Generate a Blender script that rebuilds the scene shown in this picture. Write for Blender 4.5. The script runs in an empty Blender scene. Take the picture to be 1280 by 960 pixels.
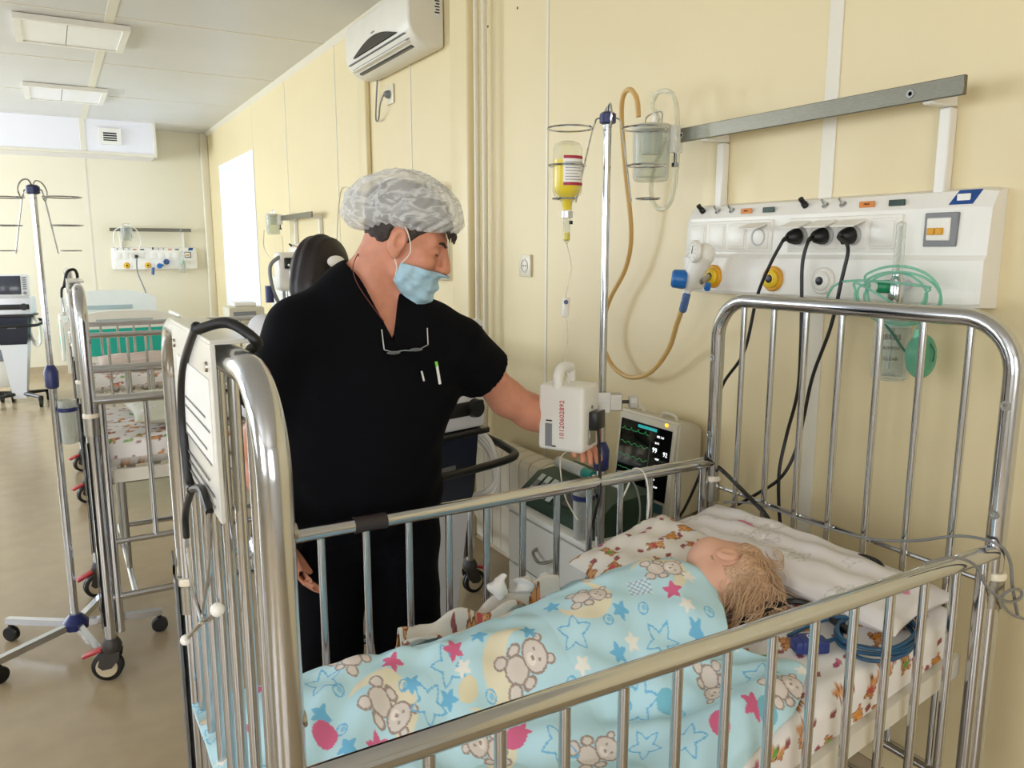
import bpy, bmesh, math, random
import numpy as np
from mathutils import Vector, Matrix
random.seed(7)
sc = bpy.context.scene
COL = sc.collection
PI = math.pi

# ------------------------------------------------------------------ camera
F_PX, YAW, PITCH, CAMH = 985.0, math.radians(30.1), math.radians(9.7), 1.5
cd = bpy.data.cameras.new('camera'); cam = bpy.data.objects.new('camera', cd); COL.objects.link(cam)
cd.sensor_width = 36.0; cd.lens = F_PX / 1280 * 36.0; cd.clip_start = 0.05
cam.location = (0, 0, CAMH); cam.rotation_euler = (PI / 2 - PITCH, 0, -YAW)
sc.camera = cam
cW = np.array([math.sin(YAW) * math.cos(PITCH), math.cos(YAW) * math.cos(PITCH), -math.sin(PITCH)])
cR = np.array([math.cos(YAW), -math.sin(YAW), 0.0]); cU = np.cross(cR, cW); cC = np.array([0, 0, CAMH])
def ray(x, y): return cW + cR * (x - 640) / F_PX - cU * (y - 480) / F_PX
def atx(x, y, X): d = ray(x, y); return cC + d * (X / d[0])
def aty(x, y, Y): d = ray(x, y); return cC + d * (Y / d[1])
def atz(x, y, Z): d = ray(x, y); return cC + d * ((Z - CAMH) / d[2])
def atw(x, y, w): return cC + ray(x, y) * w

# ------------------------------------------------------------------ world, light, exposure
sc.view_settings.view_transform = 'Standard'; sc.view_settings.look = 'None'
sc.view_settings.gamma = 1; sc.view_settings.use_curve_mapping = False
sc.view_settings.exposure = 0.28
wd = bpy.data.worlds.new('sky'); sc.world = wd; wd.use_nodes = True
wd.node_tree.nodes['Background'].inputs[0].default_value = (0.78, 0.89, 1.0, 1)
wd.node_tree.nodes['Background'].inputs[1].default_value = 2.5
def area(name, loc, rot, sx, sy, power, col=(1, 1, 1)):
    l = bpy.data.lights.new(name, 'AREA'); l.shape = 'RECTANGLE'; l.size = sx; l.size_y = sy; l.energy = power; l.color = col
    o = bpy.data.objects.new(name, l); COL.objects.link(o); o.location = loc; o.rotation_euler = rot
    return o
# daylight entering through the windows of the room
LWIN = [(-1.6, 0.4), (2.4, 4.4), (5.4, 7.4), (8.2, 10.2)]      # left wall windows, y spans
LPOW = [56, 20, 46, 190]
for (a, b), pw in zip(LWIN, LPOW):
    area('window_daylight', (-4.06, (a + b) / 2, 1.75), (0, -PI / 2, 0), 1.7, b - a, pw, (0.96, 0.98, 1.0) if a < 5 else (0.84, 0.92, 1.0))
area('window_daylight', (2.50, 9.3, 1.65), (0, PI / 2, 0), 1.5, 1.75, 9, (0.72, 0.86, 1.0))
area('window_daylight', (-1.6, -3.06, 1.7), (PI / 2, 0, 0), 2.4, 1.7, 50, (1.0, 0.92, 0.84))

# ------------------------------------------------------------------ materials
def S(r, g=None, b=None):
    if g is None: r, g, b = r
    f = lambda c: (c / 255 / 12.92) if c / 255 <= 0.04045 else ((c / 255 + 0.055) / 1.055) ** 2.4
    return (f(r), f(g), f(b), 1)
MC = {}
def M(name, col=(200, 200, 200), rough=0.5, metal=0.0, var=0.0, vscale=8.0, bump=0.0, bscale=60.0, emit=0.0, spec=0.5, coat=0.0, attr=None, sheen=0.0, stretch=None, sss=0.0):
    if name in MC: return MC[name]
    m = bpy.data.materials.new(name); m.use_nodes = True; nt = m.node_tree; b = nt.nodes['Principled BSDF']
    c = S(*col); b.inputs['Base Color'].default_value = c
    b.inputs['Roughness'].default_value = rough; b.inputs['Metallic'].default_value = metal
    b.inputs['Specular IOR Level'].default_value = spec; b.inputs['Coat Weight'].default_value = coat
    b.inputs['Sheen Weight'].default_value = sheen
    if sss: b.inputs['Subsurface Weight'].default_value = sss; b.inputs['Subsurface Radius'].default_value = (0.01, 0.004, 0.002)
    N, L = nt.nodes.new, nt.links.new
    tc = N('ShaderNodeTexCoord'); mp = N('ShaderNodeMapping'); L(tc.outputs['Object'], mp.inputs[0])
    if stretch: mp.inputs['Scale'].default_value = stretch
    if attr:
        a = N('ShaderNodeAttribute'); a.attribute_name = attr; L(a.outputs['Color'], b.inputs['Base Color'])
    elif var:
        n = N('ShaderNodeTexNoise'); n.inputs['Scale'].default_value = vscale; n.inputs['Detail'].default_value = 5; L(mp.outputs[0], n.inputs['Vector'])
        r = N('ShaderNodeValToRGB'); r.color_ramp.elements[0].position = 0.3; r.color_ramp.elements[1].position = 0.7
        r.color_ramp.elements[0].color = tuple(x * (1 - var) for x in c[:3]) + (1,); r.color_ramp.elements[1].color = tuple(min(1, x * (1 + var)) for x in c[:3]) + (1,)
        L(n.outputs[0], r.inputs[0]); L(r.outputs[0], b.inputs['Base Color'])
    if bump:
        n = N('ShaderNodeTexNoise'); n.inputs['Scale'].default_value = bscale; n.inputs['Detail'].default_value = 4; L(mp.outputs[0], n.inputs['Vector'])
        u = N('ShaderNodeBump'); u.inputs['Strength'].default_value = bump; u.inputs['Distance'].default_value = 0.004; L(n.outputs[0], u.inputs['Height']); L(u.outputs[0], b.inputs['Normal'])
    if emit: b.inputs['Emission Color'].default_value = c; b.inputs['Emission Strength'].default_value = emit
    MC[name] = m; return m
def CLEAR(name, col=(255, 255, 255), body=0.12, rough=0.08, tint=None):
    """thin clear plastic or glass: mostly see-through, with a little body and a sharp sheen"""
    if name in MC: return MC[name]
    m = bpy.data.materials.new(name); m.use_nodes = True; nt = m.node_tree; N, L = nt.nodes.new, nt.links.new
    b = nt.nodes['Principled BSDF']; b.inputs['Base Color'].default_value = S(*col); b.inputs['Roughness'].default_value = rough
    t = N('ShaderNodeBsdfTransparent'); t.inputs[0].default_value = S(*(tint or col))
    fr = N('ShaderNodeLayerWeight'); fr.inputs[0].default_value = 0.35
    ad = N('ShaderNodeMath'); ad.operation = 'MULTIPLY_ADD'; ad.inputs[1].default_value = 0.55; ad.inputs[2].default_value = body; ad.use_clamp = True
    L(fr.outputs['Facing'], ad.inputs[0])
    mx = N('ShaderNodeMixShader'); L(ad.outputs[0], mx.inputs[0]); L(t.outputs[0], mx.inputs[1]); L(b.outputs[0], mx.inputs[2])
    L(mx.outputs[0], nt.nodes['Material Output'].inputs[0]); MC[name] = m; return m

chrome = M('chrome', (200, 202, 206), 0.14, 1.0, bump=0.02, bscale=30)
steel = M('brushed_steel', (176, 174, 166), 0.32, 1.0, var=0.08, vscale=20, stretch=(1, 1, 40))
white = M('white_plastic', (236, 233, 224), 0.35, var=0.02)
offw = M('offwhite_paint', (226, 221, 206), 0.4, var=0.03)
beige = M('beige_plastic', (206, 199, 178), 0.45, var=0.03)
black = M('black_rubber', (14, 14, 15), 0.45)
blackp = M('black_plastic', (22, 22, 24), 0.3)
darkgrey = M('dark_grey_plastic', (58, 54, 50), 0.5)
grey = M('grey_plastic', (128, 130, 132), 0.45)
navy = M('navy_plastic', (28, 38, 92), 0.35)
blue = M('blue_plastic', (24, 104, 178), 0.35)
red = M('red_plastic', (170, 32, 40), 0.4)
green = M('green_plastic', (22, 128, 84), 0.35)
dgreen = M('dark_green_plastic', (26, 56, 40), 0.45)
teal = M('teal_laminate', (22, 176, 158), 0.4)
cream = M('cream_enamel', (222, 214, 190), 0.35)
clear = CLEAR('clear_plastic', (240, 242, 238), 0.07)
frost = CLEAR('frosted_plastic', (236, 238, 236), 0.32, 0.3)

# ------------------------------------------------------------------ mesh helpers
ORG = {}
def org(o): return ORG.get(o.name, np.zeros(3)) if o is not None else np.zeros(3)
def put(name, me, parent=None, loc=None):
    o = bpy.data.objects.new(name, me); COL.objects.link(o)
    if parent is not None: o.parent = parent
    if loc is not None: o.location = loc
    return o
def thing(name, label, cat, loc=(0, 0, 0), group=None, world=True):
    o = bpy.data.objects.new(name, None); COL.objects.link(o); o.location = loc; o.empty_display_size = 0.1
    o['label'] = label; o['category'] = cat
    if group: o['group'] = group
    ORG[o.name] = np.array(loc, float) if world else np.zeros(3)
    return o
def tag(o, label, cat, group=None):
    o['label'] = label; o['category'] = cat
    if group: o['group'] = group
    return o
def basis(d):
    d = np.array(d, float); d /= np.linalg.norm(d)
    a = np.array([0, 0, 1.0]) if abs(d[2]) < 0.9 else np.array([1.0, 0, 0])
    u = np.cross(a, d); u /= np.linalg.norm(u); return u, np.cross(d, u), d
def spline(pts, n=8, closed=False):
    pts = [np.array(p, float) for p in pts]
    if len(pts) < 3: return pts
    out = []; m = len(pts); rng = m if closed else m - 1
    for i in range(rng):
        if closed: p0, p1, p2, p3 = pts[i - 1], pts[i], pts[(i + 1) % m], pts[(i + 2) % m]
        else: p0, p1, p2, p3 = pts[max(i - 1, 0)], pts[i], pts[i + 1], pts[min(i + 2, m - 1)]
        for k in range(n):
            t = k / n
            out.append(0.5 * (2 * p1 + (p2 - p0) * t + (2 * p0 - 5 * p1 + 4 * p2 - p3) * t * t + (3 * p1 - p0 - 3 * p2 + p3) * t ** 3))
    if not closed: out.append(pts[-1])
    return out
class MB:
    def __init__(s): s.v = []; s.f = []
    def add(s, v, f):
        b = len(s.v); s.v += [tuple(map(float, p)) for p in v]; s.f += [tuple(i + b for i in q) for q in f]; return s
    def box(s, lo, hi, rot=None):
        lo = np.array(lo, float); hi = np.array(hi, float)
        v = [np.array([(lo, hi)[i & 1][0], (lo, hi)[i >> 1 & 1][1], (lo, hi)[i >> 2 & 1][2]]) for i in range(8)]
        if rot is not None: c = (lo + hi) / 2; R_ = np.array(rot.to_3x3()); v = [c + R_ @ (p - c) for p in v]
        return s.add(v, [(0, 2, 3, 1), (4, 5, 7, 6), (0, 1, 5, 4), (2, 6, 7, 3), (0, 4, 6, 2), (1, 3, 7, 5)])
    def rbox(s, lo, hi, r=0.01, seg=3, M4=None):
        bm = bmesh.new(); lo = np.array(lo, float); hi = np.array(hi, float)
        bmesh.ops.create_cube(bm, size=1, matrix=Matrix.Translation((lo + hi) / 2) @ Matrix.Diagonal(Vector(list(hi - lo) + [1])))
        bmesh.ops.bevel(bm, geom=list(bm.edges), offset=r, segments=seg, profile=0.5, affect='EDGES', clamp_overlap=True)
        if M4 is not None: bmesh.ops.transform(bm, matrix=M4, verts=bm.verts)
        bm.verts.index_update(); s.add([v.co for v in bm.verts], [[v.index for v in f.verts] for f in bm.faces]); bm.free(); return s
    def tube(s, pts, r, n=10, closed=False, caps=True, flat=None):
        pts = [np.array(p, float) for p in pts]; m = len(pts); rr = r if hasattr(r, '__len__') else [r] * m
        T = []
        for i in range(m):
            if closed: d = pts[(i + 1) % m] - pts[i - 1]
            else: d = pts[min(i + 1, m - 1)] - pts[max(i - 1, 0)]
            T.append(d / (np.linalg.norm(d) + 1e-9))
        u, w, _ = basis(T[0]); V = []
        for i in range(m):
            u = u - T[i] * (u @ T[i]); nu = np.linalg.norm(u)
            u = u / nu if nu > 1e-6 else basis(T[i])[0]
            w = np.cross(T[i], u)
            for k in range(n):
                a = 2 * PI * k / n; V.append(pts[i] + rr[i] * (math.cos(a) * u + math.sin(a) * w * (flat or 1)))
        Fc = [];
        for i in range(m if closed else m - 1):
            j = (i + 1) % m
            for k in range(n): l = (k + 1) % n; Fc.append((i * n + k, i * n + l, j * n + l, j * n + k))
        if caps and not closed: Fc.append(tuple(range(n - 1, -1, -1))); Fc.append(tuple(range((m - 1) * n, m * n)))
        return s.add(V, Fc)
    def cyl(s, a, b, r, r2=None, n=16): return s.tube([a, b], [r, r if r2 is None else r2], n)
    def lathe(s, o, d, prof, n=24):
        """prof: list of (distance along d, radius)"""
        u, w, d = basis(d); o = np.array(o, float); V = []; Fc = []
        for (t, r) in prof:
            for k in range(n): a = 2 * PI * k / n; V.append(o + d * t + r * (math.cos(a) * u + math.sin(a) * w))
        for i in range(len(prof) - 1):
            for k in range(n): l = (k + 1) % n; Fc.append((i * n + k, i * n + l, (i + 1) * n + l, (i + 1) * n + k))
        if prof[0][1] > 1e-5: Fc.append(tuple(range(n - 1, -1, -1)))
        if prof[-1][1] > 1e-5: Fc.append(tuple(range((len(prof) - 1) * n, len(prof) * n)))
        return s.add(V, Fc)
    def ring(s, c, d, R_, r, n=28, m=8, a0=0, a1=2 * PI):
        u, w, _ = basis(d); c = np.array(c, float); full = abs(a1 - a0 - 2 * PI) < 1e-6
        k = n if full else n + 1
        return s.tube([c + R_ * (math.cos(a0 + (a1 - a0) * i / n) * u + math.sin(a0 + (a1 - a0) * i / n) * w) for i in range(k)], r, m, closed=full)
    def ball(s, c, r, n=16, m=10, rot=None):
        r = (r, r, r) if not hasattr(r, '__len__') else r; V = []; Fc = []
        R_ = np.eye(3) if rot is None else np.array(rot)
        for i in range(m + 1):
            t = PI * i / m
            for k in range(n): a = 2 * PI * k / n; V.append(np.array(c) + R_ @ np.array([r[0] * math.sin(t) * math.cos(a), r[1] * math.sin(t) * math.sin(a), r[2] * math.cos(t)]))
        for i in range(m):
            for k in range(n): l = (k + 1) % n; Fc.append((i * n + k, (i + 1) * n + k, (i + 1) * n + l, i * n + l))
        return s.add(V, Fc)
    def prism(s, poly, ax, lo, hi):
        """poly: 2-D points in the two other axes (x,y,z order without ax), extruded along ax from lo to hi"""
        n = len(poly); V = []
        for t in (lo, hi):
            for (a, b) in poly: q = [a, b]; q.insert(ax, t); V.append(q)
        Fc = [tuple(range(n)), tuple(range(2 * n - 1, n - 1, -1))] + [(i, n + i, n + (i + 1) % n, (i + 1) % n) for i in range(n)]
        return s.add(V, Fc)
    def mesh(s, name, mat, o=np.zeros(3), smooth=True, ang=40):
        me = bpy.data.meshes.new(name); v = np.array(s.v, float) - np.array(o); me.from_pydata(v.tolist(), [], s.f); me.validate()
        bm = bmesh.new(); bm.from_mesh(me); bmesh.ops.remove_doubles(bm, verts=bm.verts, dist=1e-6); bmesh.ops.recalc_face_normals(bm, faces=bm.faces); bm.to_mesh(me); bm.free()
        if mat: me.materials.append(mat)
        if smooth:
            me.polygons.foreach_set('use_smooth', [True] * len(me.polygons)); me.set_sharp_from_angle(angle=math.radians(ang))
        return me
    def build(s, name, mat, parent=None, loc=None, smooth=True, ang=40):
        if parent is not None:
            o = org(parent); ob = put(name, s.mesh(name, mat, o, smooth, ang), parent); ORG[ob.name] = o; return ob
        l = np.array(loc if loc is not None else (0, 0, 0), float)
        ob = put(name, s.mesh(name, mat, l, smooth, ang), None, l); ORG[ob.name] = l; return ob
def struct(o): o['kind'] = 'structure'; return o
def textmesh(body, size, name='text', extrude=0.0003, bold=False):
    cu = bpy.data.curves.new(name, 'FONT'); cu.body = body; cu.size = size; cu.extrude = extrude; cu.align_x = 'CENTER'; cu.align_y = 'CENTER'; cu.resolution_u = 2
    t = bpy.data.objects.new(name, cu); COL.objects.link(t)
    bpy.context.view_layer.update()
    me = bpy.data.meshes.new_from_object(t.evaluated_get(bpy.context.evaluated_depsgraph_get()))
    bpy.data.objects.remove(t); bpy.data.curves.remove(cu); return me
def lettering(body, size, pos, right, up, mat, parent, name='lettering'):
    """flat lettering at world position pos, reading along right, standing along up"""
    me = textmesh(body, size, name); r = Vector(right).normalized(); u = Vector(up); u = (u - r * u.dot(r)).normalized(); n = r.cross(u)
    X = Matrix(((r.x, u.x, n.x, pos[0]), (r.y, u.y, n.y, pos[1]), (r.z, u.z, n.z, pos[2]), (0, 0, 0, 1)))
    me.transform(Matrix.Translation(-Vector(org(parent))) @ X); me.materials.clear(); me.materials.append(mat)
    return put(name, me, parent)
def copy_tree(o, parent=None, loc=None):
    c = o.copy(); COL.objects.link(c); c.parent = parent
    if loc is not None: c.location = loc
    for ch in list(o.children): copy_tree(ch, c)
    return c

# ------------------------------------------------------------------ implicit surfaces (for bodies and cloth)
def surf(fn, lo, hi, h):
    lo = np.array(lo, float); hi = np.array(hi, float); n = np.ceil((hi - lo) / h).astype(int) + 1
    ax = [(lo[i] + h * np.arange(n[i])).astype(np.float32) for i in range(3)]
    G = np.stack(np.meshgrid(*ax, indexing='ij'), -1); D = np.empty(n, np.float32)
    for i in range(0, n[0], 16): D[i:i + 16] = fn(G[i:i + 16].reshape(-1, 3)).reshape(G[i:i + 16].shape[:3])
    ins = D < 0; cs = tuple(n - 1); acc = np.zeros(cs + (3,), np.float32); cnt = np.zeros(cs, np.float32)
    sl = lambda a, k: slice(a, a + k)
    for axis in range(3):
        o1, o2 = [a for a in range(3) if a != axis]
        A = [slice(None)] * 3; B = [slice(None)] * 3; A[axis] = slice(0, -1); B[axis] = slice(1, None)
        da, db = D[tuple(A)], D[tuple(B)]; cr = (da < 0) != (db < 0)
        t = np.where(cr, da / np.where(cr, da - db, 1), 0)
        for p in (0, 1):
            for q in (0, 1):
                ix = [slice(None)] * 3; ix[o1] = sl(p, n[o1] - 1); ix[o2] = sl(q, n[o2] - 1); ix = tuple(ix)
                c = cr[ix]; cnt += c; acc[..., axis] += np.where(c, t[ix], 0); acc[..., o1] += c * p; acc[..., o2] += c * q
    act = cnt > 0; idx = -np.ones(cs, int); idx[act] = np.arange(act.sum())
    I = np.argwhere(act); V = lo + h * (I + acc[act] / cnt[act][:, None]); Fq = []
    for axis in range(3):
        o1, o2 = [(1, 2), (2, 0), (0, 1)][axis]
        A = [slice(None)] * 3; B = [slice(None)] * 3; A[axis] = slice(0, -1); B[axis] = slice(1, None)
        cr = ins[tuple(A)] != ins[tuple(B)]; E_ = np.argwhere(cr)
        ok = (E_[:, o1] > 0) & (E_[:, o2] > 0) & (E_[:, o1] < n[o1] - 1) & (E_[:, o2] < n[o2] - 1); E_ = E_[ok]
        fl = ins[tuple(A)][tuple(E_.T)]
        def g(a, b): C_ = E_.copy(); C_[:, o1] -= a; C_[:, o2] -= b; return idx[tuple(C_.T)]
        Q = np.stack([g(1, 1), g(0, 1), g(0, 0), g(1, 0)], 1); Q[~fl] = Q[~fl][:, ::-1]; Fq.append(Q)
    Fq = np.concatenate(Fq); V = V.astype(np.float32)
    for _ in range(2):                                                   # pull vertices onto the surface
        e = h * 0.5; d0 = fn(V); g = np.stack([fn(V + np.eye(3, dtype=np.float32)[k] * e) - fn(V - np.eye(3, dtype=np.float32)[k] * e) for k in range(3)], 1) / (2 * e)
        g2 = (g * g).sum(1) + 1e-6; V = (V - np.clip(d0 / g2, -h, h)[:, None] * g * 0.8).astype(np.float32)
    return V, Fq
def from_arrays(name, parts, mat, parent=None, loc=None, col=None):
    Vs = []; Fs = []; b = 0
    for v, f in parts: Vs.append(v); Fs.append(f + b); b += len(v)
    V = np.concatenate(Vs); Fq = np.concatenate(Fs); o = org(parent) if parent is not None else np.array(loc if loc is not None else (0, 0, 0), float)
    me = bpy.data.meshes.new(name); me.vertices.add(len(V)); me.vertices.foreach_set('co', (V - o).astype(np.float32).ravel())
    k = Fq.shape[1]; me.loops.add(Fq.size); me.loops.foreach_set('vertex_index', Fq.ravel().astype(np.int32))
    me.polygons.add(len(Fq)); me.polygons.foreach_set('loop_start', np.arange(0, Fq.size, k, dtype=np.int32)); me.update(calc_edges=True)
    me.polygons.foreach_set('use_smooth', np.ones(len(Fq), bool)); me.materials.append(mat)
    if col is not None:
        a = me.color_attributes.new('print', 'FLOAT_COLOR', 'POINT'); c4 = np.ones((len(V), 4), np.float32); c4[:, :3] = col; a.data.foreach_set('color', c4.ravel())
    ob = put(name, me, parent, None if parent is not None else o); ORG[ob.name] = o; return ob
def smin(a, b, k): h = np.clip(0.5 + 0.5 * (b - a) / k, 0, 1); return b + (a - b) * h - k * h * (1 - h)
def smax(a, b, k): return -smin(-a, -b, k)
def cap(p, a, b, r1, r2=None):
    a = np.array(a, np.float32); b = np.array(b, np.float32); ba = b - a; r2 = r1 if r2 is None else r2
    t = np.clip(((p - a) @ ba) / (ba @ ba + 1e-9), 0, 1); return np.linalg.norm(p - a - t[:, None] * ba, axis=1) - (r1 + (r2 - r1) * t)
def ell(p, c, r, Rm=None):
    q = p - np.array(c, np.float32)
    if Rm is not None: q = q @ np.array(Rm, np.float32)        # columns of Rm are the local axes
    r = np.array(r, np.float32); k0 = np.linalg.norm(q / r, axis=1); k1 = np.linalg.norm(q / (r * r), axis=1) + 1e-9
    return k0 * (k0 - 1) / k1
def wob(p, s, seed=0):
    """cheap smooth noise"""
    r = np.random.RandomState(seed); out = np.zeros(len(p), np.float32)
    for i in range(6):
        d = r.normal(size=3); d /= np.linalg.norm(d); out += np.sin((p @ d.astype(np.float32)) * s * (0.6 + 0.9 * r.rand()) + r.rand() * 6.28)
    return out / 6
# ================================================================== the room
XW, YF, ZC, XL, YB = 1.86, 11.0, 2.95, -4.0, -3.0
wallm = M('cream_wall_panel', (226, 210, 167), 0.42, var=0.025, vscale=1.2, bump=0.03, bscale=25)
stripm = M('seam_strip_white', (226, 220, 202), 0.35)
ceilm = M('ceiling_panel_white', (214, 213, 210), 0.42, var=0.02, vscale=2)
whitew = M('white_reveal', (238, 240, 244), 0.4)
floorm = M('beige_vinyl', (172, 154, 124), 0.22, var=0.06, vscale=9, bump=0.02, bscale=40)
floor = struct(MB().box((XL - .1, YB - .1, -.1), (XW + .1, YF + .1, 0)).build('floor', floorm, smooth=False))
ceil = struct(MB().box((XL - .1, YB - .1, ZC + .01), (XW + .1, YF + .1, ZC + .1)).build('ceiling', offw, smooth=False))
cx = [XL, -2.5, -1.03, 0.46, XW]; cy = [YB, -1.5, 0, 1.47, 2.93, 4.39, 5.85, 7.31, 8.80, 10.27, YF]
for i in range(len(cx) - 1):
    for j in range(len(cy) - 1):
        MB().rbox((cx[i] + .003, cy[j] + .003, ZC), (cx[i + 1] - .003, cy[j + 1] - .003, ZC + .01), .002, 1).build('ceiling_panel', ceilm, ceil, smooth=False)
for x in cx[1:-1]: MB().box((x - .028, YB, ZC - .004), (x + .028, YF, ZC + .001)).build('joint_strip', stripm, ceil, smooth=False)
for y in cy[1:-1]: MB().box((XL, y - .009, ZC - .003), (XW, y + .009, ZC + .001)).build('joint_strip', stripm, ceil, smooth=False)

# right wall with the window niche
WY0, WY1, WZ0, WZ1 = 8.42, 10.2, 0.85, 2.46
b = MB()
for lo, hi in (((XW + .01, YB, 0), (XW + .1, WY0 - .03, ZC)), ((XW + .01, WY1 + .03, 0), (XW + .1, YF, ZC)), ((XW + .01, WY0 - .03, 0), (XW + .1, WY1 + .03, WZ0 - .04)), ((XW + .01, WY0 - .03, WZ1 + .03), (XW + .1, WY1 + .03, ZC))): b.box(lo, hi)
wr = struct(b.build('wall_right', offw, smooth=False))
seams = [YB, -1.35, 0.07, 1.49, 2.91, 4.36, 5.72, 7.10, WY0 - .033, WY1 + .033, YF]
for i in range(len(seams) - 1):
    y0, y1 = seams[i] + .003, seams[i + 1] - .003
    for z0, z1 in ([(0, WZ0 - .04), (WZ1 + .03, ZC)] if abs(seams[i] - WY0) < .04 else [(0, ZC)]):
        MB().rbox((XW, y0, z0), (XW + .01, y1, z1), .0015, 1).build('wall_panel', wallm, wr, smooth=False)
for y in seams[1:-3]:
    w_ = .022 if abs(y - 1.49) < .01 else .007
    MB().rbox((XW - .004, y - w_, .1), (XW + .001, y + w_, ZC), .001, 1).build('seam_strip', stripm, wr, smooth=False)
for (z, y, k) in ((2.524, 3.432, .004), (2.538, 3.16, .004)):
    MB().cyl((XW - .001, y, z), (XW + .004, y, z), .006).build('screw_hole', black, wr)
# window niche in the right wall
b = MB(); xo = XW + .62
b.box((XW - .006, WY0 - .03, WZ0 - .04), (xo, WY1 + .03, WZ0)); b.box((XW - .006, WY0 - .03, WZ1), (xo, WY1 + .03, WZ1 + .03))
b.box((XW - .006, WY0 - .03, WZ0), (xo, WY0, WZ1)); b.box((XW - .006, WY1, WZ0), (xo, WY1 + .03, WZ1))
win = struct(b.build('window_1', whitew, smooth=False))
b = MB(); xf = XW + .55
for y in (WY0 + .03, (WY0 + WY1) / 2, WY1 - .03): b.box((xf, y - .03, WZ0), (xf + .05, y + .03, WZ1))
for z in (WZ0 + .03, WZ1 - .03): b.box((xf, WY0, z - .03), (xf + .05, WY1, z + .03))
b.build('window_frame', white, win, smooth=False)
for a, c in ((WY0 + .06, (WY0 + WY1) / 2 - .03), ((WY0 + WY1) / 2 + .03, WY1 - .06)):
    MB().box((xf + .02, a, WZ0 + .06), (xf + .026, c, WZ1 - .06)).build('pane', CLEAR('window_glass', (250, 252, 255), 0.02), win, smooth=False)

# far wall
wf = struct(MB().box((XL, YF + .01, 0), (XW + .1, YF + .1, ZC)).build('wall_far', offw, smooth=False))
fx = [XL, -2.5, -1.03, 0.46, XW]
for i in range(4): MB().rbox((fx[i] + .003, YF, 0), (fx[i + 1] - .003, YF + .01, ZC), .0015, 1).build('wall_panel', M('daylit_cream_panel', (230, 223, 199), .42, var=.02, vscale=1.2), wf, smooth=False)  # same cream panel, with the paling of daylight put into its colour
for x in fx[1:-1]: MB().rbox((x - .012, YF - .004, .1), (x + .012, YF + .001, ZC), .001, 1).build('seam_strip', stripm, wf, smooth=False)
# left wall with windows, near wall with window (behind the camera)
b = MB(); ys = [YB] + [v for w_ in LWIN for v in w_] + [YF]
for i in range(0, len(ys), 2): b.box((XL - .1, ys[i], 0), (XL, ys[i + 1], ZC))
for a, c in LWIN: b.box((XL - .1, a, 0), (XL, c, .85)); b.box((XL - .1, a, 2.65), (XL, c, ZC))
neutw = M('pale_plaster', (222, 220, 214), .5)
wl = struct(b.build('wall_left', neutw, smooth=False))
b = MB(); b.box((XL - .1, YB - .1, 0), (-2.8, YB, ZC)); b.box((-.4, YB - .1, 0), (XW + .1, YB, ZC)); b.box((-2.8, YB - .1, 0), (-.4, YB, .85)); b.box((-2.8, YB - .1, 2.6), (-.4, YB, ZC))
wn = struct(b.build('wall_near', neutw, smooth=False))
for k, (a, c) in enumerate(LWIN):
    b = MB()
    for y in (a + .03, (a + c) / 2, c - .03): b.box((XL - .1, y - .03, .85), (XL - .05, y + .03, 2.65))
    for z in (.88, 2.62): b.box((XL - .1, a, z - .03), (XL - .05, c, z + .03))
    wo = struct(b.build('window_%d' % (k + 2), white, smooth=False))
    MB().box((XL - .085, a + .06, .91), (XL - .08, c - .06, 2.59)).build('pane', MC['window_glass'], wo, smooth=False)
b = MB()
for x in (-2.77, -1.6, -.43): b.box((x - .03, YB - .1, .85), (x + .03, YB - .07, 2.6))
for z in (.88, 2.57): b.box((-2.8, YB - .1, z - .03), (-.4, YB - .07, z + .03))
wo = struct(b.build('window_6', white, smooth=False))
MB().box((-2.74, YB - .09, .91), (-.46, YB - .086, 2.54)).build('pane', MC['window_glass'], wo, smooth=False)
# baseboards: the vinyl is coved up the walls
struct(MB().prism([(XW, 0), (XW, .1), (XW - .006, .1), (XW - .01, .03), (XW - .03, 0)], 1, YB, YF).build('baseboard_right', floorm))
struct(MB().prism([(YF, 0), (YF, .1), (YF - .006, .1), (YF - .01, .03), (YF - .03, 0)], 0, XL, XW - .03).build('baseboard_far', floorm))
# casings and corner trim on the right wall
struct(MB().rbox((XW - .055, 3.545, 0), (XW, 3.735, ZC), .012).build('trim_1', wallm))
struct(MB().rbox((XW - .035, 5.02, 0), (XW, 5.17, ZC), .01).build('trim_2', wallm))
struct(MB().rbox((XW - .09, YF - .09, 0), (XW, YF, ZC), .012).build('trim_3', cream))
struct(MB().prism([(XW, ZC), (XW - .035, ZC), (XW, ZC - .035)], 1, YB, YF).build('trim_4', stripm))
# boxed air duct under the far ceiling with its grille
du = thing('air_duct', 'long white boxed air duct below the far ceiling', 'duct', (-1.4, 10.4, 2.57))
ductm = M('duct_panel', (236, 234, 238), .4)
MB().box((XL, 10.400, 2.575), (.44, YF, ZC)).build('duct_panel', ductm, du, smooth=False)
MB().box((.44, 10.400, 2.575), (1.19, YF, ZC)).build('duct_panel', ductm, du, smooth=False)
MB().rbox((.41, 10.394, 2.602), (.47, 10.41, ZC), .002, 1).build('joint_strip', stripm, du)
MB().rbox((XL, 10.392, 2.565), (1.169, 10.44, 2.6), .003, 1).build('edge_strip', stripm, du)
MB().rbox((1.17, 10.39, 2.565), (1.2, 10.43, ZC), .003, 1).build('edge_strip', stripm, du)
vg = thing('air_vent', 'small square white air grille with dark slots on the duct', 'vent', (.71, 10.39, 2.69))
MB().box((.63, 10.385, 2.70), (.80, 10.399, 2.84)).build('backing', black, vg, smooth=False)
b = MB()
for lo, hi in (((.60, 10.37, 2.68), (.645, 10.3985, 2.86)), ((.785, 10.37, 2.68), (.83, 10.3985, 2.86)), ((.6451, 10.37, 2.82), (.7849, 10.3985, 2.86)), ((.6451, 10.37, 2.68), (.7849, 10.3985, 2.72))): b.box(lo, hi)
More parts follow.
